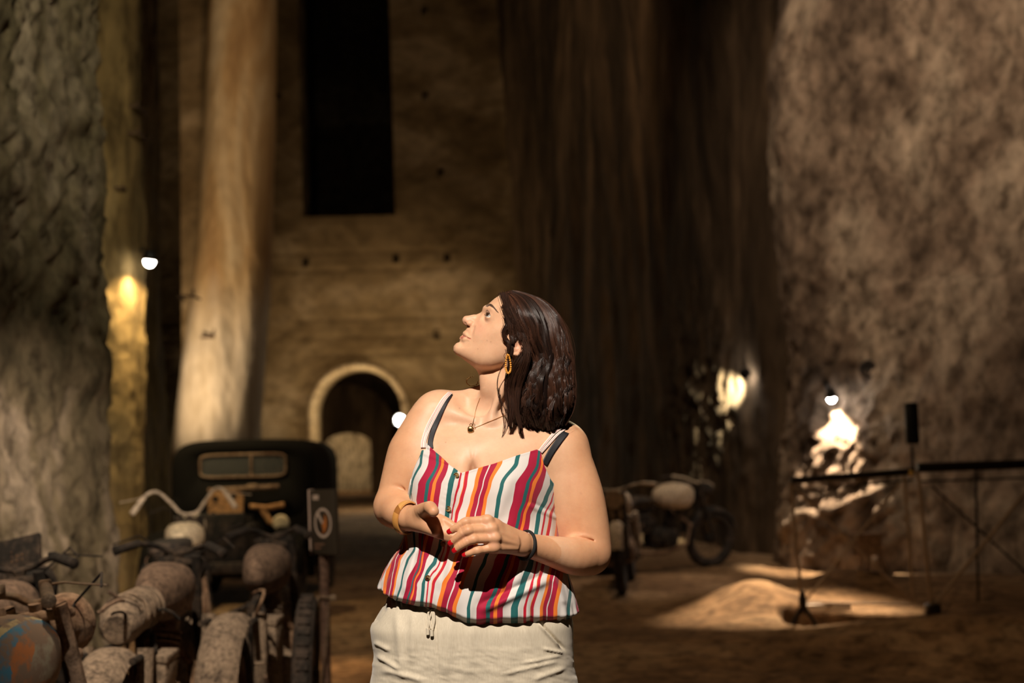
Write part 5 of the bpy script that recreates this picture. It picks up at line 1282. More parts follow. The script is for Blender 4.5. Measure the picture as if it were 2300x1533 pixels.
def camisole():
    n, m = 420, 150; T_OPS = BODY[:3]
    ph = np.linspace(-math.pi, math.pi, n, endpoint=False) - math.pi / 2     # -pi/2 faces the camera
    c, s = np.cos(ph), np.sin(ph)
    def radius(z, off):
        cx, hw, cy, hd = torso_par(z); lo, hi = np.full(len(z), 0.03), np.full(len(z), 0.40)
        dx, dy = c2 * hw, s2 * hd; ln = np.hypot(dx, dy); dx, dy = dx / ln, dy / ln
        for _ in range(16):
            mid = (lo + hi) / 2; v = evalops(T_OPS, cx + dx * mid, cy + dy * mid, z, 0.5) - off; out = v > 0
            hi = np.where(out, mid, hi); lo = np.where(out, lo, mid)
        return (lo + hi) / 2, cx, cy, dx, dy
    # top edge by fixed point on the photographed neckline
    c2, s2 = c, s; tp, hp = np.array(TOPF, float), np.array(HEMF, float)
    front = s < 0.10
    pys = np.arange(1125, 976, -1.5); ok = np.ones(n, bool); py = np.full(n, 1125.0); prev = None
    for p_ in pys:
        z = zpx(1080, 0) + np.full(n, p_) * _A[1, 1]; r, cx, cy, dx, dy = radius(z, 0.006); X = np.stack([cx + dx * r, cy + dy * r, z], -1); qx, qy = proj(X)
        g = qy - np.where(front, np.interp(qx, tp[:, 0], tp[:, 1]), 1112.0)      # > 0: below the neckline, cloth
        if prev is not None:
            cross = ok & (g <= 0); f_ = np.clip(prev / (prev - g + 1e-9), 0, 1); py = np.where(cross, (p_ + 1.5) - 1.5 * f_, py)
        else: cross = ok & (g <= 0); py = np.where(cross, p_, py)
        ok &= g > 0; py = np.where(ok, p_, py); prev = g
    z = zpx(1080, 0) + 1340 * _A[1, 1] * np.ones(n); r, cx, cy, dx, dy = radius(z, 0.012); qx, qy = proj(np.stack([cx + dx * r, cy + dy * r, z], -1))
    sm = np.array([0.25, 0.5, 0.25])
    top = py; hem = np.interp(qx, hp[:, 0], hp[:, 1]) - 6.0 * (s > 0)
    v = np.linspace(0, 1, m)
    PY = top[None] + (hem - top)[None] * v[:, None]
    Z = zpx(1080, 0) + PY * _A[1, 1]; c2 = np.tile(c, m); s2 = np.tile(s, m)
    r, CX, CY, DX, DY = radius(Z.ravel(), 0.005); DX = DX.reshape(m, n); DY = DY.reshape(m, n); r = r.reshape(m, n); CX = CX.reshape(m, n); CY = CY.reshape(m, n)
    for i in range(1, m): r[i] = np.maximum(r[i], r[i - 1] - 0.16 * (Z[i - 1] - Z[i]))      # cloth hangs from the bust
    rp = np.pad(r, ((8, 8), (0, 0)), mode='reflect', reflect_type='odd'); ker = np.hanning(19)[1:-1]; ker /= ker.sum(); r = np.maximum(r, sum(rp[8 - 8 + q:8 - 8 + q + m] * ker[q] for q in range(17))) if False else sum(rp[q:q + m] * ker[q] for q in range(17))
    A2 = ph[None]; V_ = v[:, None]
    low = smooth01((PY - 1110) / 220)
    ease = 0.010 * low * (s[None] < 0.2) * np.clip(-s[None] + 0.3, 0, 1) + 0.003 * low + 0.014 * smooth01((V_ - 0.45) / 0.45) - 0.017 * smooth01((V_ - 0.955) / 0.045)
    fold = 0.007 * fbm(A2 * 3.2 + V_ * 0.8, V_ * 1.1, 0, 3, 201) * low + 0.0035 * fbm(A2 * 9 + V_ * 2.2, V_ * 1.5, 0, 2, 203) * low
    gath = 0.0022 * np.sin(A2 * 46 + 2 * fbm(A2 * 3, V_, 0, 2, 204)) * smooth01((V_ - 0.86) / 0.12)
    neck = 0.0016 * smooth01(1 - (PY - top[None]) / 7)
    r = r + ease + fold + gath + neck
    X = np.stack([CX + DX * r, CY + DY * r, Z], -1)
    # a few soft diagonal drags over the belly and under the bust
    qx, qy = proj(X.reshape(-1, 3)); qx, qy = qx.reshape(m, n), qy.reshape(m, n); fr = (s[None] < 0)
    def crease(x0, y0, x1, y1, amp, wd):
        dx, dy = x1 - x0, y1 - y0; L = math.hypot(dx, dy); t = ((qx - x0) * dx + (qy - y0) * dy) / L ** 2; d = ((qx - x0) * dy - (qy - y0) * dx) / L
        w_ = smooth01(t / 0.2) * smooth01((1 - t) / 0.2); return amp * w_ * (np.exp(-(d / wd) ** 2) - 0.7 * np.exp(-((d - wd * 1.5) / wd) ** 2))
    D = crease(1070, 1375, 1250, 1292, 0.010, 9) + crease(935, 1010, 1015, 1042, 0.006, 5) + crease(940, 1215, 905, 1340, 0.007, 8) + crease(1180, 1130, 1262, 1168, 0.004, 5) \
        + crease(1240, 1290, 1272, 1360, 0.006, 7) + crease(1010, 1180, 985, 1330, 0.005, 12) + crease(1150, 1060, 1110, 1170, 0.003, 14) + crease(1210, 1180, 1150, 1330, 0.005, 13)
    pl = np.interp(qy, [1055, 1066, 1090, 1120, 1160, 1200, 1260, 1320, 1350], [1037, 1036, 1029, 1019, 1011, 1004, 990, 968, 958]); D = D + 0.0016 * smooth01((pl - qx) / 1.6) * smooth01((qx - pl + 24) / 2)
    X[..., 1] -= np.where(fr, D, 0)
    qx, qy = proj(X.reshape(-1, 3))
    uf = stripe_u(qx, qy).reshape(m, n)
    # round the back: continue by arc length
    U = uf.copy(); per = 0.178; side = np.abs(c) > 0.93
    k0 = int(np.argmin(np.abs(ph + math.pi / 2)))
    frc = s < -0.36
    for cols in (range(k0, n + k0), range(k0, k0 - n, -1)):
        prev = None; half = 0
        for j in cols:
            jj = j % n; half += 1
            if half > n // 2 + 1: break
            if not frc[jj] and prev is not None:
                d = np.linalg.norm(X[:, jj] - X[:, prev], axis=1); sg = 1 if cols.step > 0 else -1
                U[:, jj] = U[:, prev] + sg * d / per
            prev = jj
    idx = np.arange(m - 1)[:, None] * (n + 1) + np.arange(n)[None]
    # open seam at the back so the stripes stay crisp
    sh = np.roll(X, n // 2 - k0, axis=1); Us = np.roll(U, n // 2 - k0, axis=1)
    sh = np.concatenate([sh, sh[:, :1]], 1); ul = Us[:, -1:] + (Us[:, -1:] - Us[:, -2:-1]); Us = np.concatenate([Us, ul], 1)
    F = np.stack([idx, idx + 1, idx + n + 2, idx + n + 1], -1).reshape(-1, 4)
    o = mesh_obj('camisole', sh.reshape(-1, 3), F, cloth_mat(), None, attrs={'stripe': Us.ravel()})
    md = o.modifiers.new('s', 'SOLIDIFY'); md.thickness = 0.0012; md.offset = -1
    return kid(o), sh.reshape(-1, 3)
CAMI, SHIRT_V = camisole()
tag(CAMI, 'white camisole with crimson, teal and orange wavy stripes')
SHIRT_F = SHIRT_V[SHIRT_V[:, 1] < 3.0]; _sx, _sy = proj(SHIRT_F)
def on_shirt(px, py):
    i = np.argmin((_sx - px) ** 2 + (_sy - py) ** 2); return at(px, py, SHIRT_F[i, 1])
def tort_mat():
    m, nt, b = nodes('tortoiseshell_button'); c = ramp(nt, noise(nt, coords(nt), 160, 3), [(0.4, (0.05, 0.02, 0.01)), (0.6, (0.42, 0.26, 0.10))])
    nt.links.new(c, b.inputs['Base Color']); b.inputs['Roughness'].default_value = 0.15; return m
M_tort = tort_mat()
for bx, by in ((1025, 1067), (1007, 1142), (995, 1220), (961, 1297)):
    p = on_shirt(bx, by); b_ = MB(); r = 0.0057; ax = (-0.15, -1, 0.1)
    b_.lathe([(0, -0.0008), (r * 0.6, -0.0006), (r * 0.85, 0.0012), (r, 0.0006), (r * 0.9, -0.0018), (0, -0.002)], p + Vector((0, -0.003, 0)), ax, 22)
    for dx in (-1, 1): b_.lathe([(0.0006, 0.0002), (0.0011, 0.0006), (0.0013, 0)], p + Vector((dx * 0.0013, -0.0036, 0)), ax, 8)
    o = b_.build('button', M_tort); o.parent = CAMI

def strap_mat():
    m, nt, b = nodes('striped_strap'); a = N(nt, 'ShaderNodeAttribute'); a.attribute_name = 'across'
    mr = N(nt, 'ShaderNodeMapRange'); mr.inputs[1].default_value = -1; nt.links.new(a.outputs['Fac'], mr.inputs[0])
    c = ramp(nt, mr.outputs[0], [(0, (0.75, 0.66, 0.60)), (0.50, (0.50, 0.02, 0.05)), (0.62, (0.75, 0.66, 0.60))], 'CONSTANT')
    nt.links.new(c, b.inputs['Base Color']); b.inputs['Roughness'].default_value = 0.75; return m
M_strap = strap_mat(); M_bra = plain('black_elastic', (0.012, 0.012, 0.016), 0.6)
pl = plain('strap_edge', (0.70, 0.60, 0.54), 0.8)
be = [P(1030, 884, 3.09), P(1045, 930, 3.13)]
ribbon('bra_strap', [(968, 1008), (967, 992), (973, 968), (986, 935), (1002, 902), (1012, 886)], lambda t: 0.012 - 0.004 * t, M_bra, PERSON, [P(1022, 878, 3.07)] + be)
ribbon('shoulder_strap', [(949, 1006), (950, 990), (960, 957), (977, 925), (994, 898), (1008, 884)], 0.0058, M_strap, PERSON, [P(1018, 877, 3.065)] + be, lift=0.003)
ribbon('shoulder_strap', [(954, 1006), (956, 988), (968, 955), (985, 922), (1000, 897), (1011, 885)], 0.0052, M_strap, PERSON, [P(1022, 877, 3.065)] + be, lift=0.0026)
br = [P(1292, 950, 3.08), P(1270, 990, 3.13)]
ribbon('bra_strap', [(1222, 1042), (1237, 1015), (1255, 990), (1271, 971)], 0.014, M_bra, PERSON, [P(1286, 954, 3.05)] + br)
ribbon('shoulder_strap', [(1209, 1014), (1225, 995), (1245, 974), (1262, 962)], 0.0058, M_strap, PERSON, [P(1277, 951, 3.05)] + br, lift=0.003)
ribbon('shoulder_strap', [(1214, 1016), (1232, 997), (1252, 977), (1267, 966)], 0.0050, M_strap, PERSON, [P(1282, 952, 3.05)] + br, lift=0.0026)

# ---------------------------------------------------------------- trousers
def trousers():
    ops = []
    TR = np.array([(1318, 1070, 190, 3.02, 0.140), (1345, 1068, 196, 3.02, 0.143), (1368, 1062, 208, 3.02, 0.146), (1402, 1059, 226, 3.02, 0.150), (1460, 1062, 223, 3.025, 0.152), (1533, 1060, 229, 3.03, 0.148), (1600, 1060, 228, 3.03, 0.145), (1660, 1060, 222, 3.03, 0.13)], float)
    TR = smooth_table(TR, 16)
    def f(x, y, z):
        py = 900 + (z - _o.z) / _A[1, 1]; g = lambda i: np.interp(py, TR[:, 0], TR[:, i])
        cx = _o.x + (g(1) - 1150) * _A[0, 0] + (py - 900) * _A[0, 1]; hw = g(2) * PXM * 1.015
        p = 2.5; q = ((np.abs(x - cx) / hw) ** p + (np.abs(y - g(3)) / g(4)) ** p) ** (1 / p)
        d = (q - 1) * np.minimum(hw, g(4)) * 0.95
        return np.maximum(np.maximum(d, z - zpx(1060, 1318)), zpx(1060, 1650) - z)
    x0, z0 = from_px(800, 1655); x1, z1 = from_px(1320, 1312)
    ops.append(((f, np.array([x0, 2.85, z0]), np.array([x1, 3.2, z1])), 0.004, '+'))
    cx = from_px(1060, 1500)[0]
    for sg in (-1, 1):
        ops.append((multicone([(cx + sg * 0.105, 3.03, 0.80, 0.112), (cx + sg * 0.105, 3.03, 0.62, 0.108), (cx + sg * 0.105, 3.02, 0.45, 0.085), (cx + sg * 0.105, 3.03, 0.25, 0.072), (cx + sg * 0.105, 3.04, 0.10, 0.062)], 3), 0.03, '+'))
    h = 0.005; v, lo = gridops(ops, (x0 - 0.02, 2.83, 0.02), (x1 + 0.02, 3.24, z1 + 0.02), h, 0.02); V, F = surfnet(v, lo, h)
    me = bpy.data.meshes.new('trousers'); me.from_pydata(V.tolist(), [], F.tolist()); bm = bmesh.new(); bm.from_mesh(me); fc = V[F].mean(1)
    bm.faces.ensure_lookup_table(); fs = [bm.faces[i] for i in np.nonzero((fc[:, 2] > 0.78) & (fc[:, 1] < 3.06))[0]]
    bmesh.ops.subdivide_edges(bm, edges=list({e for f_ in fs for e in f_.edges}), cuts=1, use_grid_fill=True); bm.to_mesh(me); bm.free()
    V = np.empty(len(me.vertices) * 3); me.vertices.foreach_get('co', V); V = V.reshape(-1, 3); V = project(V, ops, 2, 0.001)
    Nn = nrm(V, ops); qx, qy = proj(V)
    D = 0.004 * fbm(V[:, 0] * 9, V[:, 2] * 5, V[:, 1] * 5, 3, 301)
    fr = V[:, 1] < 3.03
    D += np.where(fr, 0.0022 * np.sin(qx * 0.55 + 1.5 * fbm(qx * 0.05, qy * 0.05, 0, 2, 305)) * smooth01((1372 - qy) / 20), 0)     # gathers under the waistband
    D += np.where(fr, -0.0022 * np.exp(-((qx - (977 + (qy - 1370) * 0.05)) / 1.6) ** 2) * smooth01((qy - 1366) / 8), 0)   # centre seam
    def cre(x0, y0, x1, y1, amp, wd):
        dx, dy = x1 - x0, y1 - y0; L = math.hypot(dx, dy); t = ((qx - x0) * dx + (qy - y0) * dy) / L ** 2; d = ((qx - x0) * dy - (qy - y0) * dx) / L
        return np.where(fr, amp * smooth01(t / 0.25) * smooth01((1 - t) / 0.25) * np.exp(-(d / wd) ** 2), 0)
    D += cre(1210, 1392, 1272, 1462, -0.009, 3.0) + cre(1204, 1392, 1262, 1458, 0.006, 4.0) + cre(870, 1362, 838, 1400, -0.006, 4)
    for a in ((893, 1366, 905, 1533, .005, 10), (930, 1366, 925, 1500, .004, 9), (1010, 1370, 1000, 1533, .004, 12), (1060, 1390, 1050, 1533, .003, 14), (1120, 1395, 1150, 1533, .003, 16), (1170, 1395, 1215, 1500, .003, 10),
              (842, 1470, 905, 1505, .006, 6), (850, 1500, 960, 1530, .005, 7), (838, 1440, 880, 1462, .004, 5), (1165, 1490, 1268, 1470, .003, 4), (1120, 1515, 1262, 1482, .003, 5), (1190, 1528, 1278, 1496, .004, 6), (1215, 1455, 1268, 1466, .004, 3)): D += cre(*a)
    D += np.where(fr, 0.0016 * fbm(qx * 0.030 + qy * 0.012, qy * 0.085 - qx * 0.02, 0, 3, 309) * smooth01((qy - 1420) / 60), 0)
    V = V + Nn * D[:, None]; me.vertices.foreach_set('co', V.astype(np.float32).ravel()); me.update(); me.polygons.foreach_set('use_smooth', np.ones(len(me.polygons), bool))
    m, nt, b = nodes('cream_crepe'); vv = coords(nt); n1 = noise(nt, coords(nt, (1, 1, 0.12)), 420, 4, 0.7)
    nt.links.new(ramp(nt, n1, [(0.3, (0.56, 0.49, 0.37)), (0.7, (0.66, 0.59, 0.46))]), b.inputs['Base Color']); b.inputs['Roughness'].default_value = 0.85
    b.inputs['Sheen Weight'].default_value = 0.2; bp = N(nt, 'ShaderNodeBump'); bp.inputs['Strength'].default_value = 0.35; bp.inputs['Distance'].default_value = 0.0012
    nt.links.new(n1, bp.inputs['Height']); nt.links.new(bp.outputs[0], b.inputs['Normal'])
    me.materials.append(m); o = bpy.data.objects.new('trousers', me); COL.objects.link(o); kid(o)
    def onp(px, py): q, ok = surf([px], [py], ops); return Vector(q[0])
    c_ = MB()
    A_ = onp(972, 1366)
    for pts, r in (([(972, 1364), (962, 1376), (966, 1398), (969, 1410), (974, 1404), (972, 1385), (973, 1366)], 0.0021), ([(973, 1366), (966, 1385), (962, 1405), (961, 1417)], 0.0020), ([(974, 1366), (976, 1390), (972, 1412), (970, 1421)], 0.0020), ([(955, 1360), (972, 1367), (990, 1358)], 0.0022)):
        W3 = catmull(np.array([list(onp(a, b)) for a, b in pts]), 5); W3[:, 1] -= 0.004; c_.tube(W3, r, 8)
    for q in ((961, 1417), (970, 1420)): W3 = onp(*q); W3.y -= 0.005; c_.tube([W3 + Vector((0, 0, 0.006)), W3 + Vector((0, 0, -0.006))], 0.0036, 10)
    dro = c_.build('drawstring', m); dro.parent = o
    # shoes, out of the frame but standing on the ground
    ms = plain('tan_sandal_leather', (0.30, 0.17, 0.09), 0.6); 
    for sg in (-1, 1):
        s_ = MB(); s_.blob((cx + sg * 0.108, 2.99, 0.034), (0.045, 0.125, 0.034), p=2.6, taper=-0.12); s_.blob((cx + sg * 0.108, 3.06, 0.055), (0.038, 0.055, 0.05), p=2.5)
        q = s_.build('shoe', ms); kid(q)
trousers()

# ---------------------------------------------------------------- jewellery
M_gold = plain('gold', (0.75, 0.48, 0.20), 0.25, 1.0); M_brass = plain('old_brass', (0.42, 0.28, 0.12), 0.35, 1.0)
def on_body(pts, lift): 
    C = catmull(np.array([(a, b, 0) for a, b in pts], float), 8)[:, :2]; S_, ok = surf(C[:, 0], C[:, 1]); S_ = S_[ok]; return S_ + nrm(S_) * lift
nk = MB(); A_ = on_body([(1079, 893), (1071, 915), (1065, 940), (1060, 960)], 0.0010); B_ = on_body([(1060, 962), (1078, 956), (1105, 944), (1135, 932)], 0.0010)
nk.tube(A_, 0.0006, 6); nk.tube(B_, 0.0006, 6)
NK = kid(nk.build('necklace', M_gold)); q = on_body([(1058, 968), (1058, 970)], 0.005)[0]
pd = MB(); pd.blob(Vector(q), (0.0068, 0.004, 0.0075), p=2.3); pd.torus(Vector(q) + Vector((0.001, -0.001, 0.0095)), (0, 1, 0.2), 0.0026, 0.0007, 14, 6); pd.torus(Vector(q) + Vector((0.007, -0.001, 0.009)), (0.4, 1, 0), 0.0024, 0.0006, 14, 6)
pd.torus(Vector(q), (0.1, 0.2, 1), 0.0062, 0.0008, 20, 6)
pd.build('pendant', M_brass).parent = NK
# earring of amber beads
M_amber = plain('amber_beads', (0.70, 0.30, 0.04), 0.35); eb = MB(); ec = hpt(1141.5, 818, 0.078)
for i in range(26):
    a = 2 * math.pi * i / 26; k = 0.5 + 0.5 * math.cos(a)     # k = 1 at the bottom
    wdt = 7.0 * math.sin(a) * (0.55 + 0.45 * k); hh = -19 * math.cos(a)
    q = np.array(ec) + np.array([wdt * PXM, 0.0006 * math.sin(i * 2.1), 0]) + np.array([0, 0, (-hh - 24 * 0) * -PXM * -1]) if False else np.array(ec) + np.array([wdt * PXM, 0.0008 * math.sin(i * 2.1), -21 * math.cos(a) * PXM])
    eb.blob(Vector(q), (0.0019 + 0.0006 * k,) * 3, n=10, m=6)
ea = kid(eb.build('earring', M_amber)); ea['kind'] = 'stuff'
hk = MB(); hk.tube([hpt(1147, 795, 0.074), hpt(1143, 792, 0.080), hpt(1141.5, 797, 0.079)], 0.0006, 6); hk.torus(hpt(1138, 800, 0.076), (0.5, 1, 0), 0.006, 0.0006, 20, 6); kid(hk.build('ear_hook', M_gold))
# wooden bangle and hair tie
def ring_on(name, c, axis, R1, wd, thick, mat, n=48, wob=0.0, tri=False):
    ax = Vector(axis).normalized(); m = MB(); c = Vector(c)
    if not tri:
        prof = [(R1, -wd / 2), (R1 + thick * 0.7, -wd * 0.42), (R1 + thick, -wd * 0.2), (R1 + thick, wd * 0.2), (R1 + thick * 0.7, wd * 0.42), (R1, wd / 2), (R1, -wd / 2)]
        m.lathe(prof, c, ax, n)
    else: m.torus(c, ax, R1, thick, n, 10, flat=1.5)
    return kid(m.build(name, mat))
def wood_mat():
    m, nt, b = nodes('segmented_wood'); tc = N(nt, 'ShaderNodeTexCoord'); sp = N(nt, 'ShaderNodeSeparateXYZ')
    mp = N(nt, 'ShaderNodeMapping'); c = P(914, 1162, 2.845); mp.inputs['Location'].default_value = (-c[0], -c[1], -c[2]); nt.links.new(tc.outputs['Object'], mp.inputs[0]); nt.links.new(mp.outputs[0], sp.inputs[0])
    an = N(nt, 'ShaderNodeMath', operation='ARCTAN2'); nt.links.new(sp.outputs[2], an.inputs[0]); nt.links.new(sp.outputs[0], an.inputs[1])
    ml = N(nt, 'ShaderNodeMath', operation='MULTIPLY'); nt.links.new(an.outputs[0], ml.inputs[0]); ml.inputs[1].default_value = 1.9
    fl = N(nt, 'ShaderNodeMath', operation='FLOOR'); nt.links.new(ml.outputs[0], fl.inputs[0]); wn = N(nt, 'ShaderNodeTexWhiteNoise', noise_dimensions='1D'); nt.links.new(fl.outputs[0], wn.inputs['W'])
    c_ = ramp(nt, wn.outputs[0], [(0, (0.30, 0.12, 0.03)), (0.5, (0.52, 0.24, 0.06)), (1, (0.66, 0.36, 0.12))]); nt.links.new(c_, b.inputs['Base Color']); b.inputs['Roughness'].default_value = 0.22; return m
bax = P(924, 1166, 2.81) - P(903, 1153, 2.90)
ring_on('bangle', P(913, 1162, 2.845), (bax[0] + 0.03, bax[1], bax[2]), pr(34), 0.015, 0.004, wood_mat())
tie = ring_on('hair_tie', P(1181, 1224, 2.79), P(1175, 1222, 2.78) - P(1205, 1229, 2.82) + np.array([-0.01, 0, 0]), pr(31), 0, pr(3.0), plain('black_hair_tie', (0.008, 0.008, 0.008), 0.8), tri=True)
# finger nails of the nearer hand
M_nail = plain('red_nail_polish', (0.48, 0.006, 0.012), 0.10, **{'Coat Weight': 0.6})
for i, f_ in enumerate(F2):
    a, b = P(*f_[2][:3]), P(*f_[3][:3]); d = (b - a) / np.linalg.norm(b - a); r = pr(f_[3][3], f_[3][2])
    nn = np.array([-0.05, -1.0, 0.16]); nn -= d * (nn @ d); nn /= np.linalg.norm(nn); sd = np.cross(d, nn)
    c = b + nn * r * 0.62 + d * r * 0.35; m_ = MB(); Mx = Matrix((d, sd, nn)).transposed()
    m_.blob(c, (r * 0.98, r * 0.80, r * 0.46), Mx, p=2.8, n=20, m=10); kid(m_.build('fingernail', M_nail))

# ---------------------------------------------------------------- eyes, brow, lashes, lip stud
M_white = plain('eye_white', (0.80, 0.76, 0.70), 0.12); M_iris = plain('dark_iris', (0.035, 0.018, 0.010), 0.08); M_dark = plain('dark_brown_hair', (0.020, 0.010, 0.006), 0.45)
for sg in (1, -1):
    c = hpt(1103.5, 708.0, 0.0300 * sg); m_ = MB(); m_.blob(c, (0.0128,) * 3, n=32, m=20); ey = kid(m_.build('eyeball', M_white))
    gd = HX * 0.80 + HW * 0.52 * sg + HU * 0.10; gd /= np.linalg.norm(gd)
    if sg < 0: gd = HX * 0.9 + HU * 0.1 - HW * 0.1
    m_ = MB(); m_.lathe([(0.0, 0.01340), (0.003, 0.0131), (0.0060, 0.01165), (0.0062, 0.0112)], c, gd, 28); m_.build('iris', M_iris).parent = ey
    for lid, up in (('upper_lashes', 0.33), ('lower_lashes', -0.36)):
        m_ = MB(); pts = []
        for q in np.linspace(-0.1, 1.0, 14):
            th = R(-12 + 84 * q); d = HX * math.cos(th) + HW * math.sin(th) * sg; e = 4 * q * (1 - q) if q > 0 else 0
            v_ = d + HU * up * min(1, max(0, e)) ** 0.6; pts.append(c + v_ / np.linalg.norm(v_) * 0.0141)
        m_.tube(pts, 0.0006 if up > 0 else 0.0003, 6)
        for k, p_ in enumerate(pts[2:-1]):
            d = (p_ - c) / np.linalg.norm(p_ - c); L = 0.0045 if up > 0 else 0.0018
            m_.tube([p_, p_ + d * L * 0.5 + HU * up * L * 0.4, p_ + d * L * 0.8 + HU * up * L * 1.6], [0.00028, 0.0002, 0.00008], 4)
        kid(m_.build(lid, M_dark))
bp_ = catmull(np.array([(1090.5, 688, 0), (1095, 684.5, 0), (1102, 685, 0), (1109, 690.5, 0), (1117, 700, 0)], float), 10)[:, :2]
m_ = MB(); r2 = np.random.RandomState(4)
for k in range(260):
    t = r2.rand() ** 0.8; i = t * (len(bp_) - 2); a = bp_[int(i)]; tv = bp_[int(i) + 1] - a; tv /= np.linalg.norm(tv); nv = np.array([-tv[1], tv[0]])
    wid = 3.6 * (1 - t) + 0.6; p0 = a + nv * (r2.rand() * 2 - 1) * wid; L = 3 + 3 * r2.rand(); p1 = p0 + tv * L + nv * (0.8 - 1.6 * t)
    q, ok = surf([p0[0], (p0[0] + p1[0]) / 2, p1[0]], [p0[1], (p0[1] + p1[1]) / 2, p1[1]])
    if ok.all() and q[:, 1].max() < 3.0: q[:, 1] -= 0.0004; m_.tube(q, [0.00028, 0.00026, 0.0001], 3, False)
eb_ = kid(m_.build('eyebrow', plain('brow_hair', (0.075, 0.038, 0.022), 0.7))); eb_['kind'] = 'stuff'
m_ = MB(); m_.blob(hpt(1031.5, 758, 0.004), (0.0015,) * 3, n=10, m=8); kid(m_.build('lip_stud', M_black))

# ---------------------------------------------------------------- hair
HAIR = [(1127, 653), (1138, 648), (1152, 645), (1180, 648.5), (1208, 660), (1233, 676), (1254, 696), (1268, 721), (1277, 749), (1284, 785), (1286, 824), (1292, 870), (1292, 904), (1284, 932), (1272, 952), (1254, 963), (1231, 969), (1192, 962), (1163, 955), (1150, 945),
        (1141, 925), (1141, 892), (1146, 850), (1160, 822), (1182, 800), (1180, 762), (1160, 748), (1146, 736), (1141, 716), (1136, 698), (1131, 672)]
def skull_w(px, py):
    d = poly_sdf(px, py, FACE) * PXM; return np.sqrt(np.clip(np.minimum(np.clip(T_K(px, py), 30, 170) * 0.001 * np.clip(d, 0, None), (np.clip(T_W(px, py), 14, 80) * 0.001) ** 2), 0, None))
def hair_w(px, py, k=0.17, cap=0.088):
    d = poly_sdf(px, py, HAIR) * PXM; d = 0.5 * (d + np.sqrt(d * d + 0.003 ** 2)); capv = np.interp(py, [640, 700, 760, 850, 950], [0.076, 0.086, 0.092, 0.098, 0.098])
    g = np.sqrt(np.clip(k * d, 0, None)); return g * capv / (g ** 4 + capv ** 4) ** 0.25 if np.ndim(g) == 0 else g * capv / np.maximum((g ** 4 + capv ** 4) ** 0.25, 1e-6)
def hair_cap():
    def f(x, y, z):
        px, py = to_px(x, z); px, py = px[:, :1, :], py[:, :1, :]
        d = poly_sdf(px, py, HAIR) * PXM - 0.004; w_ = y - YH; k = 0.15
        g = (w_ * w_ - k * d) / np.sqrt(4 * w_ * w_ + k * k); cap = np.interp(py, [640, 700, 760, 850, 950], [0.070, 0.080, 0.086, 0.088, 0.080])
        sk = skull_w(px, py); cap = np.maximum(cap, sk + 0.003); g = np.where(d > 0, np.minimum(g, np.abs(w_) - sk - 0.003), g); c = np.abs(w_) - cap; kk = 0.02; h = np.clip(0.5 + 0.5 * (g - c) / kk, 0, 1); v = c * (1 - h) + g * h + kk * h * (1 - h)
        return v + 0.0035 * np.sin(px * 0.33 + 3 * np.sin(py * 0.03)) * 0.6
    x0, z0 = from_px(1115, 985); x1, z1 = from_px(1305, 635); h = 0.004
    v, lo = gridops([((f, np.array([x0, YH - 0.11, z0]), np.array([x1, YH + 0.11, z1])), 0.004, '+')], (x0, YH - 0.12, z0), (x1, YH + 0.12, z1), h, 0.0)
    v[0] = v[-1] = 0.01; v[:, 0] = v[:, -1] = 0.01; v[:, :, 0] = v[:, :, -1] = 0.01
    V, F = surfnet(v, lo, h); return kid(mesh_obj('hair', V, F, None))
def hair_mat(name, root, tip, rough=0.32):
    m, nt, b = nodes(name); a = N(nt, 'ShaderNodeAttribute'); a.attribute_name = 'lock'
    c = mixc(nt, a.outputs['Fac'], root, tip); nt.links.new(c, b.inputs['Base Color']); b.inputs['Roughness'].default_value = rough; b.inputs['Specular IOR Level'].default_value = 0.55
    return m
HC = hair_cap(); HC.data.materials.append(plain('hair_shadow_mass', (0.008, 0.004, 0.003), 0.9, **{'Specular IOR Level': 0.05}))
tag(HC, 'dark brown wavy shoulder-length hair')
G = [[(1129, 652), (1131, 672), (1137, 698), (1145, 720), (1160, 742), (1172, 766), (1178, 795), (1166, 832), (1152, 870), (1146, 905), (1152, 948)],
     [(1134, 650), (1146, 672), (1158, 700), (1168, 728), (1180, 755), (1192, 785), (1192, 815), (1180, 850), (1170, 885), (1166, 915), (1166, 960)],
     [(1140, 648), (1165, 668), (1184, 700), (1197, 732), (1206, 765), (1210, 795), (1206, 825), (1198, 858), (1190, 890), (1188, 925), (1192, 968)],
     [(1148, 646), (1190, 664), (1214, 695), (1228, 730), (1236, 765), (1240, 798), (1238, 830), (1232, 862), (1226, 895), (1222, 930), (1226, 975)],
     [(1155, 645.5), (1206, 662), (1236, 690), (1254, 722), (1263, 758), (1268, 795), (1268, 830), (1268, 865), (1265, 900), (1256, 935), (1250, 968)],
     [(1160, 646), (1216, 664), (1248, 690), (1267, 722), (1277, 755), (1284, 795), (1286, 830), (1291, 865), (1291, 900), (1283, 932), (1270, 955)]]
GC = np.array([catmull(np.array([(a, b, 0) for a, b in g], float), 3)[:, :2] for g in G])     # guides resampled
def guide(q):
    t = np.clip(q, 0, 1) * (len(GC) - 1); i = min(int(t), len(GC) - 2); f = t - i; return GC[i] * (1 - f) + GC[i + 1] * f
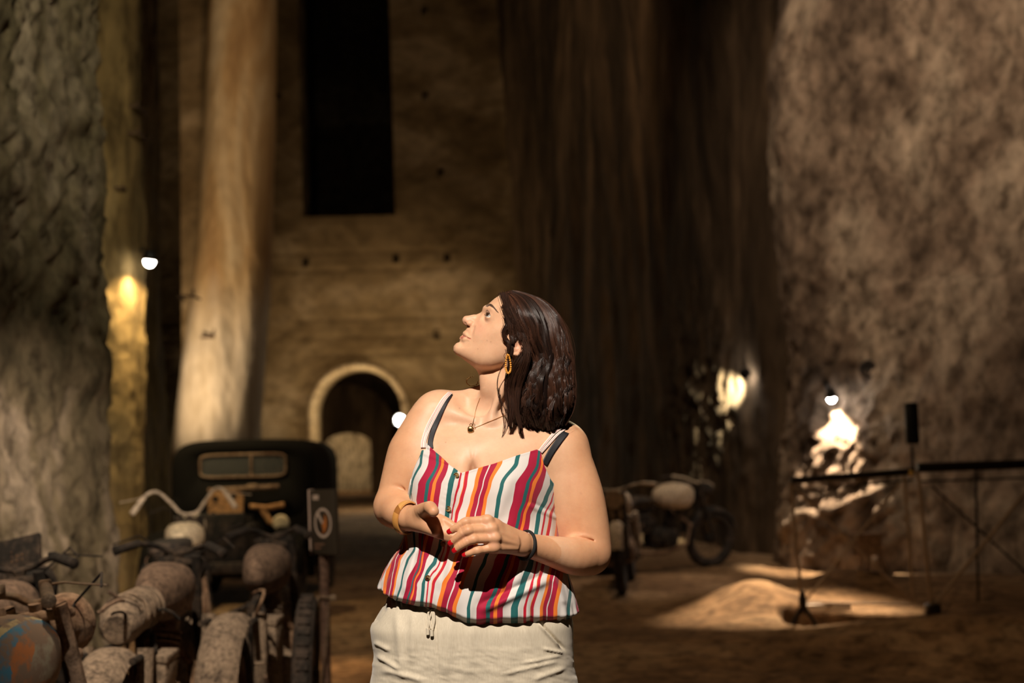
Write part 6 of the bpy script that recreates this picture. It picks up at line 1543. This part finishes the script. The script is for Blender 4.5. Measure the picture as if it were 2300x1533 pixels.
def strands():
    r = np.random.RandomState(21); V, F, L = [], [], []; nn = 3
    def put(C, rad, lock):
        n0 = len(V) and sum(len(a) for a in V); m = len(C); T = np.gradient(C, axis=0); T /= np.linalg.norm(T, axis=1, keepdims=True) + 1e-9
        a = np.cross(T, np.array([0.1, -1, 0.2])); a /= np.linalg.norm(a, axis=1, keepdims=True) + 1e-9; b = np.cross(T, a)
        ring = np.stack([C + (a * math.cos(2 * math.pi * k / nn) + b * math.sin(2 * math.pi * k / nn)) * rad[:, None] for k in range(nn)], 1)
        V.append(ring.reshape(-1, 3)); i = (np.arange(m - 1)[:, None] * nn + np.arange(nn)[None]); j = (np.arange(m - 1)[:, None] * nn + (np.arange(nn)[None] + 1) % nn)
        F.append(np.stack([i, j, j + nn, i + nn], -1).reshape(-1, 4) + put.n); put.n += m * nn; L.append(np.full(m * nn, lock))
    put.n = 0
    for side, nl, per in ((1, 120, 62), (-1, 40, 10)):
        for lk in range(nl):
            q0 = r.rand() ** 0.95; ph = r.rand() * 6.28 + q0 * 5; amp = (4.5 + 6.0 * r.rand()) * (1.15 - 0.75 * q0); wl = 58 + 30 * r.rand(); depth = 0.90 + 0.14 * r.rand(); end = 0.84 + 0.18 * r.rand(); t0 = r.rand() * 0.12
            cl = r.rand() ** 2; lw = 0.006 + 0.010 * r.rand()
            for s_ in range(per):
                dq = r.randn() * lw; g = guide(np.clip(q0 + dq, 0, 1)); m = 34; t = np.linspace(t0 * 0.3, end + r.randn() * 0.015, m); t = np.clip(t, 0, 1.03)
                k = t * (len(g) - 1); i = np.clip(k.astype(int), 0, len(g) - 2); f = (k - i)[:, None]; C = g[i] * (1 - f) + g[i + 1] * f
                py_ = C[:, 1]; wv = amp * np.clip((t - 0.18) / 0.5, 0, 1) * np.sin(py_ / wl * 6.28 + ph)
                taper = 1 - 0.65 * np.clip((t - 0.75) / 0.3, 0, 1); C = C + np.stack([wv + r.randn() * 0.8 * taper, 0.35 * wv], -1)
                C[:, 0] += (1 - taper) * 2.0 * math.sin(ph)
                w_ = np.maximum(hair_w(C[:, 0], C[:, 1]), skull_w(C[:, 0], C[:, 1]) + 0.004 + 0.004 * np.clip(t * 4, 0, 1))
                w_ = np.maximum(w_, 0.010 * (1 - t)) * (depth + 0.012 * r.randn()) + 0.0085 * np.clip((t - 0.2) * 2, 0, 1) * np.cos(py_ / wl * 6.28 + ph + 1.2)
                w_ = np.convolve(np.pad(w_, 2, mode='edge'), np.ones(5) / 5, 'valid')
                x, z = from_px(C[:, 0], C[:, 1]); Yv = YH - w_ * side
                rad = (0.00030 + 0.00022 * r.rand()) * (1 - 0.75 * np.clip((t - 0.8) / 0.22, 0, 1)) * np.ones(m)
                put(np.stack([x, Yv, z], -1), rad, np.clip(cl + r.randn() * 0.12, 0, 1))
    for s_ in range(1500):   # an even under-layer
        g = guide(r.rand()); m = 24; t = np.linspace(0, 0.93 + 0.08 * r.rand(), m); k = t * (len(g) - 1); i = np.clip(k.astype(int), 0, len(g) - 2); f = (k - i)[:, None]; C = g[i] * (1 - f) + g[i + 1] * f
        C = C + np.stack([3 * np.clip((t - .2) * 2, 0, 1) * np.sin(C[:, 1] / 70 * 6.28 + s_ * 0.01), 0 * t], -1)
        w_ = np.maximum(hair_w(C[:, 0], C[:, 1]) * (0.90 + 0.03 * r.rand()), skull_w(C[:, 0], C[:, 1]) + 0.0045); x, z = from_px(C[:, 0], C[:, 1])
        put(np.stack([x, YH - w_, z], -1), np.full(m, 0.0005), np.clip(0.1 + 0.1 * r.randn(), 0, 1))
    # loose locks that frame the face and ear, and lie on the neck
    LK = [([(1134, 700), (1141, 718), (1138, 735), (1129, 748), (1131, 760), (1138, 770), (1141, 790), (1138, 808), (1127, 828), (1119, 850), (1118, 872), (1124, 900), (1127, 925), (1131, 945)], 0.073, 14, 1.6),
          ([(1136, 690), (1148, 716), (1160, 738), (1164, 750), (1156, 762), (1146, 775), (1142, 795)], 0.078, 130, 7),
          ([(1138, 712), (1140, 728), (1132, 744), (1133, 757), (1142, 768), (1150, 778), (1148, 800)], 0.076, 90, 6),
          ([(1130, 660), (1140, 696), (1154, 724), (1168, 742), (1178, 760), (1180, 785)], 0.082, 150, 8),
          ([(1142, 785), (1146, 815), (1138, 850), (1136, 885), (1140, 915), (1142, 940), (1149, 962)], 0.070, 50, 5),
          ([(1176, 800), (1160, 828), (1148, 870), (1150, 915), (1144, 958)], 0.080, 130, 12),
          ([(1138, 700), (1147, 725), (1149, 745), (1151, 762), (1152, 774)], 0.081, 150, 9),
          ([(1146, 690), (1158, 718), (1164, 740), (1166, 756), (1168, 766)], 0.084, 120, 8),
          ([(1120, 870), (1124, 895), (1137, 925), (1133, 962), (1128, 985)], 0.060, 10, 4),
          ([(1178, 770), (1184, 795), (1176, 830), (1164, 870), (1162, 920), (1170, 962)], 0.092, 110, 10)]
    for pts, w0, cnt, sp in LK:
        cc = catmull(np.array([(a, b, 0) for a, b in pts], float), 5)[:, :2]
        for s_ in range(cnt):
            t = np.linspace(0, 1, len(cc)); o1, o2 = r.randn(2) * sp * 0.5; C = cc + np.stack([o1 * (1 - 0.6 * t) + 1.2 * np.sin(t * 7 + o2), 0.6 * o2 * (1 - t)], -1)
            face = np.clip(T_W(C[:, 0], C[:, 1]), 30, 75) * 0.001 + 0.002; face = np.where(C[:, 1] > 815, 0.055, face); w_ = np.maximum(face, w0 - 0.012 * (C[:, 1] > 840)) + 0.0015 * r.randn() * np.sin(t * 5)
            w_ = np.convolve(np.pad(w_, 3, mode='edge'), np.ones(7) / 7, 'valid')
            x, z = from_px(C[:, 0], C[:, 1]); put(np.stack([x, YH - w_, z], -1), 0.00038 * (1 - 0.7 * t ** 3), np.clip(0.3 + r.randn() * 0.2, 0, 1))
    # flyaways over the crown and down the back
    for s_ in range(70):
        q0 = 0.75 + 0.3 * r.rand(); g = guide(min(q0, 1)); off = np.array([1.0, -0.5]) * (3 + 9 * r.rand() ** 2); t = np.linspace(0.12 + 0.5 * r.rand(), 0.6 + 0.45 * r.rand(), 26); t = np.clip(t, 0, 1)
        k = t * (len(g) - 1); i = np.clip(k.astype(int), 0, len(g) - 2); f = (k - i)[:, None]; C = g[i] * (1 - f) + g[i + 1] * f; u_ = np.linspace(0, 1, 26)
        C = C + off * np.sin(u_ * 2.6)[:, None] + np.stack([1.5 * np.sin(u_ * 9 + s_), 0 * u_], -1)
        x, z = from_px(C[:, 0], C[:, 1]); put(np.stack([x, np.full(26, YH + 0.03 * r.randn()), z], -1), np.full(26, 0.00022), 0.9)
    o = mesh_obj('hair_strands', np.concatenate(V), np.concatenate(F), hair_mat('brown_hair', (0.014, 0.0065, 0.004), (0.080, 0.033, 0.019)), None, attrs={'lock': np.concatenate(L)})
    o.parent = HC; o['kind'] = 'stuff'
strands()
# hair of the far side falling behind the shoulder, and the far earring
def far_side():
    r = np.random.RandomState(5); m_ = MB()
    for k in range(120):
        a = r.rand(); y0 = 866 + 12 * r.rand(); Yk = 3.10 + 0.03 * r.rand()
        m_.tube([at(1092, y0 - 6, Yk), at(1060, y0 + 4, Yk - 0.01), at(1036 - 16 * a, y0 + 11 + 3 * a, Yk - 0.02)], 0.0011, 4, False)
    o = m_.build('hair_behind', bpy.data.materials['brown_hair']); o.parent = HC; o['kind'] = 'stuff'
    e = MB()
    for k in range(22):
        t = k / 21 * math.pi * 1.5; e.blob(at(1060 - 13 * math.sin(t) + r.rand() * 2, 856 - 10 * math.cos(t), 3.075), (0.0014,) * 3, n=8, m=5)
    o = kid(e.build('earring', M_gold)); o['kind'] = 'stuff'
far_side()
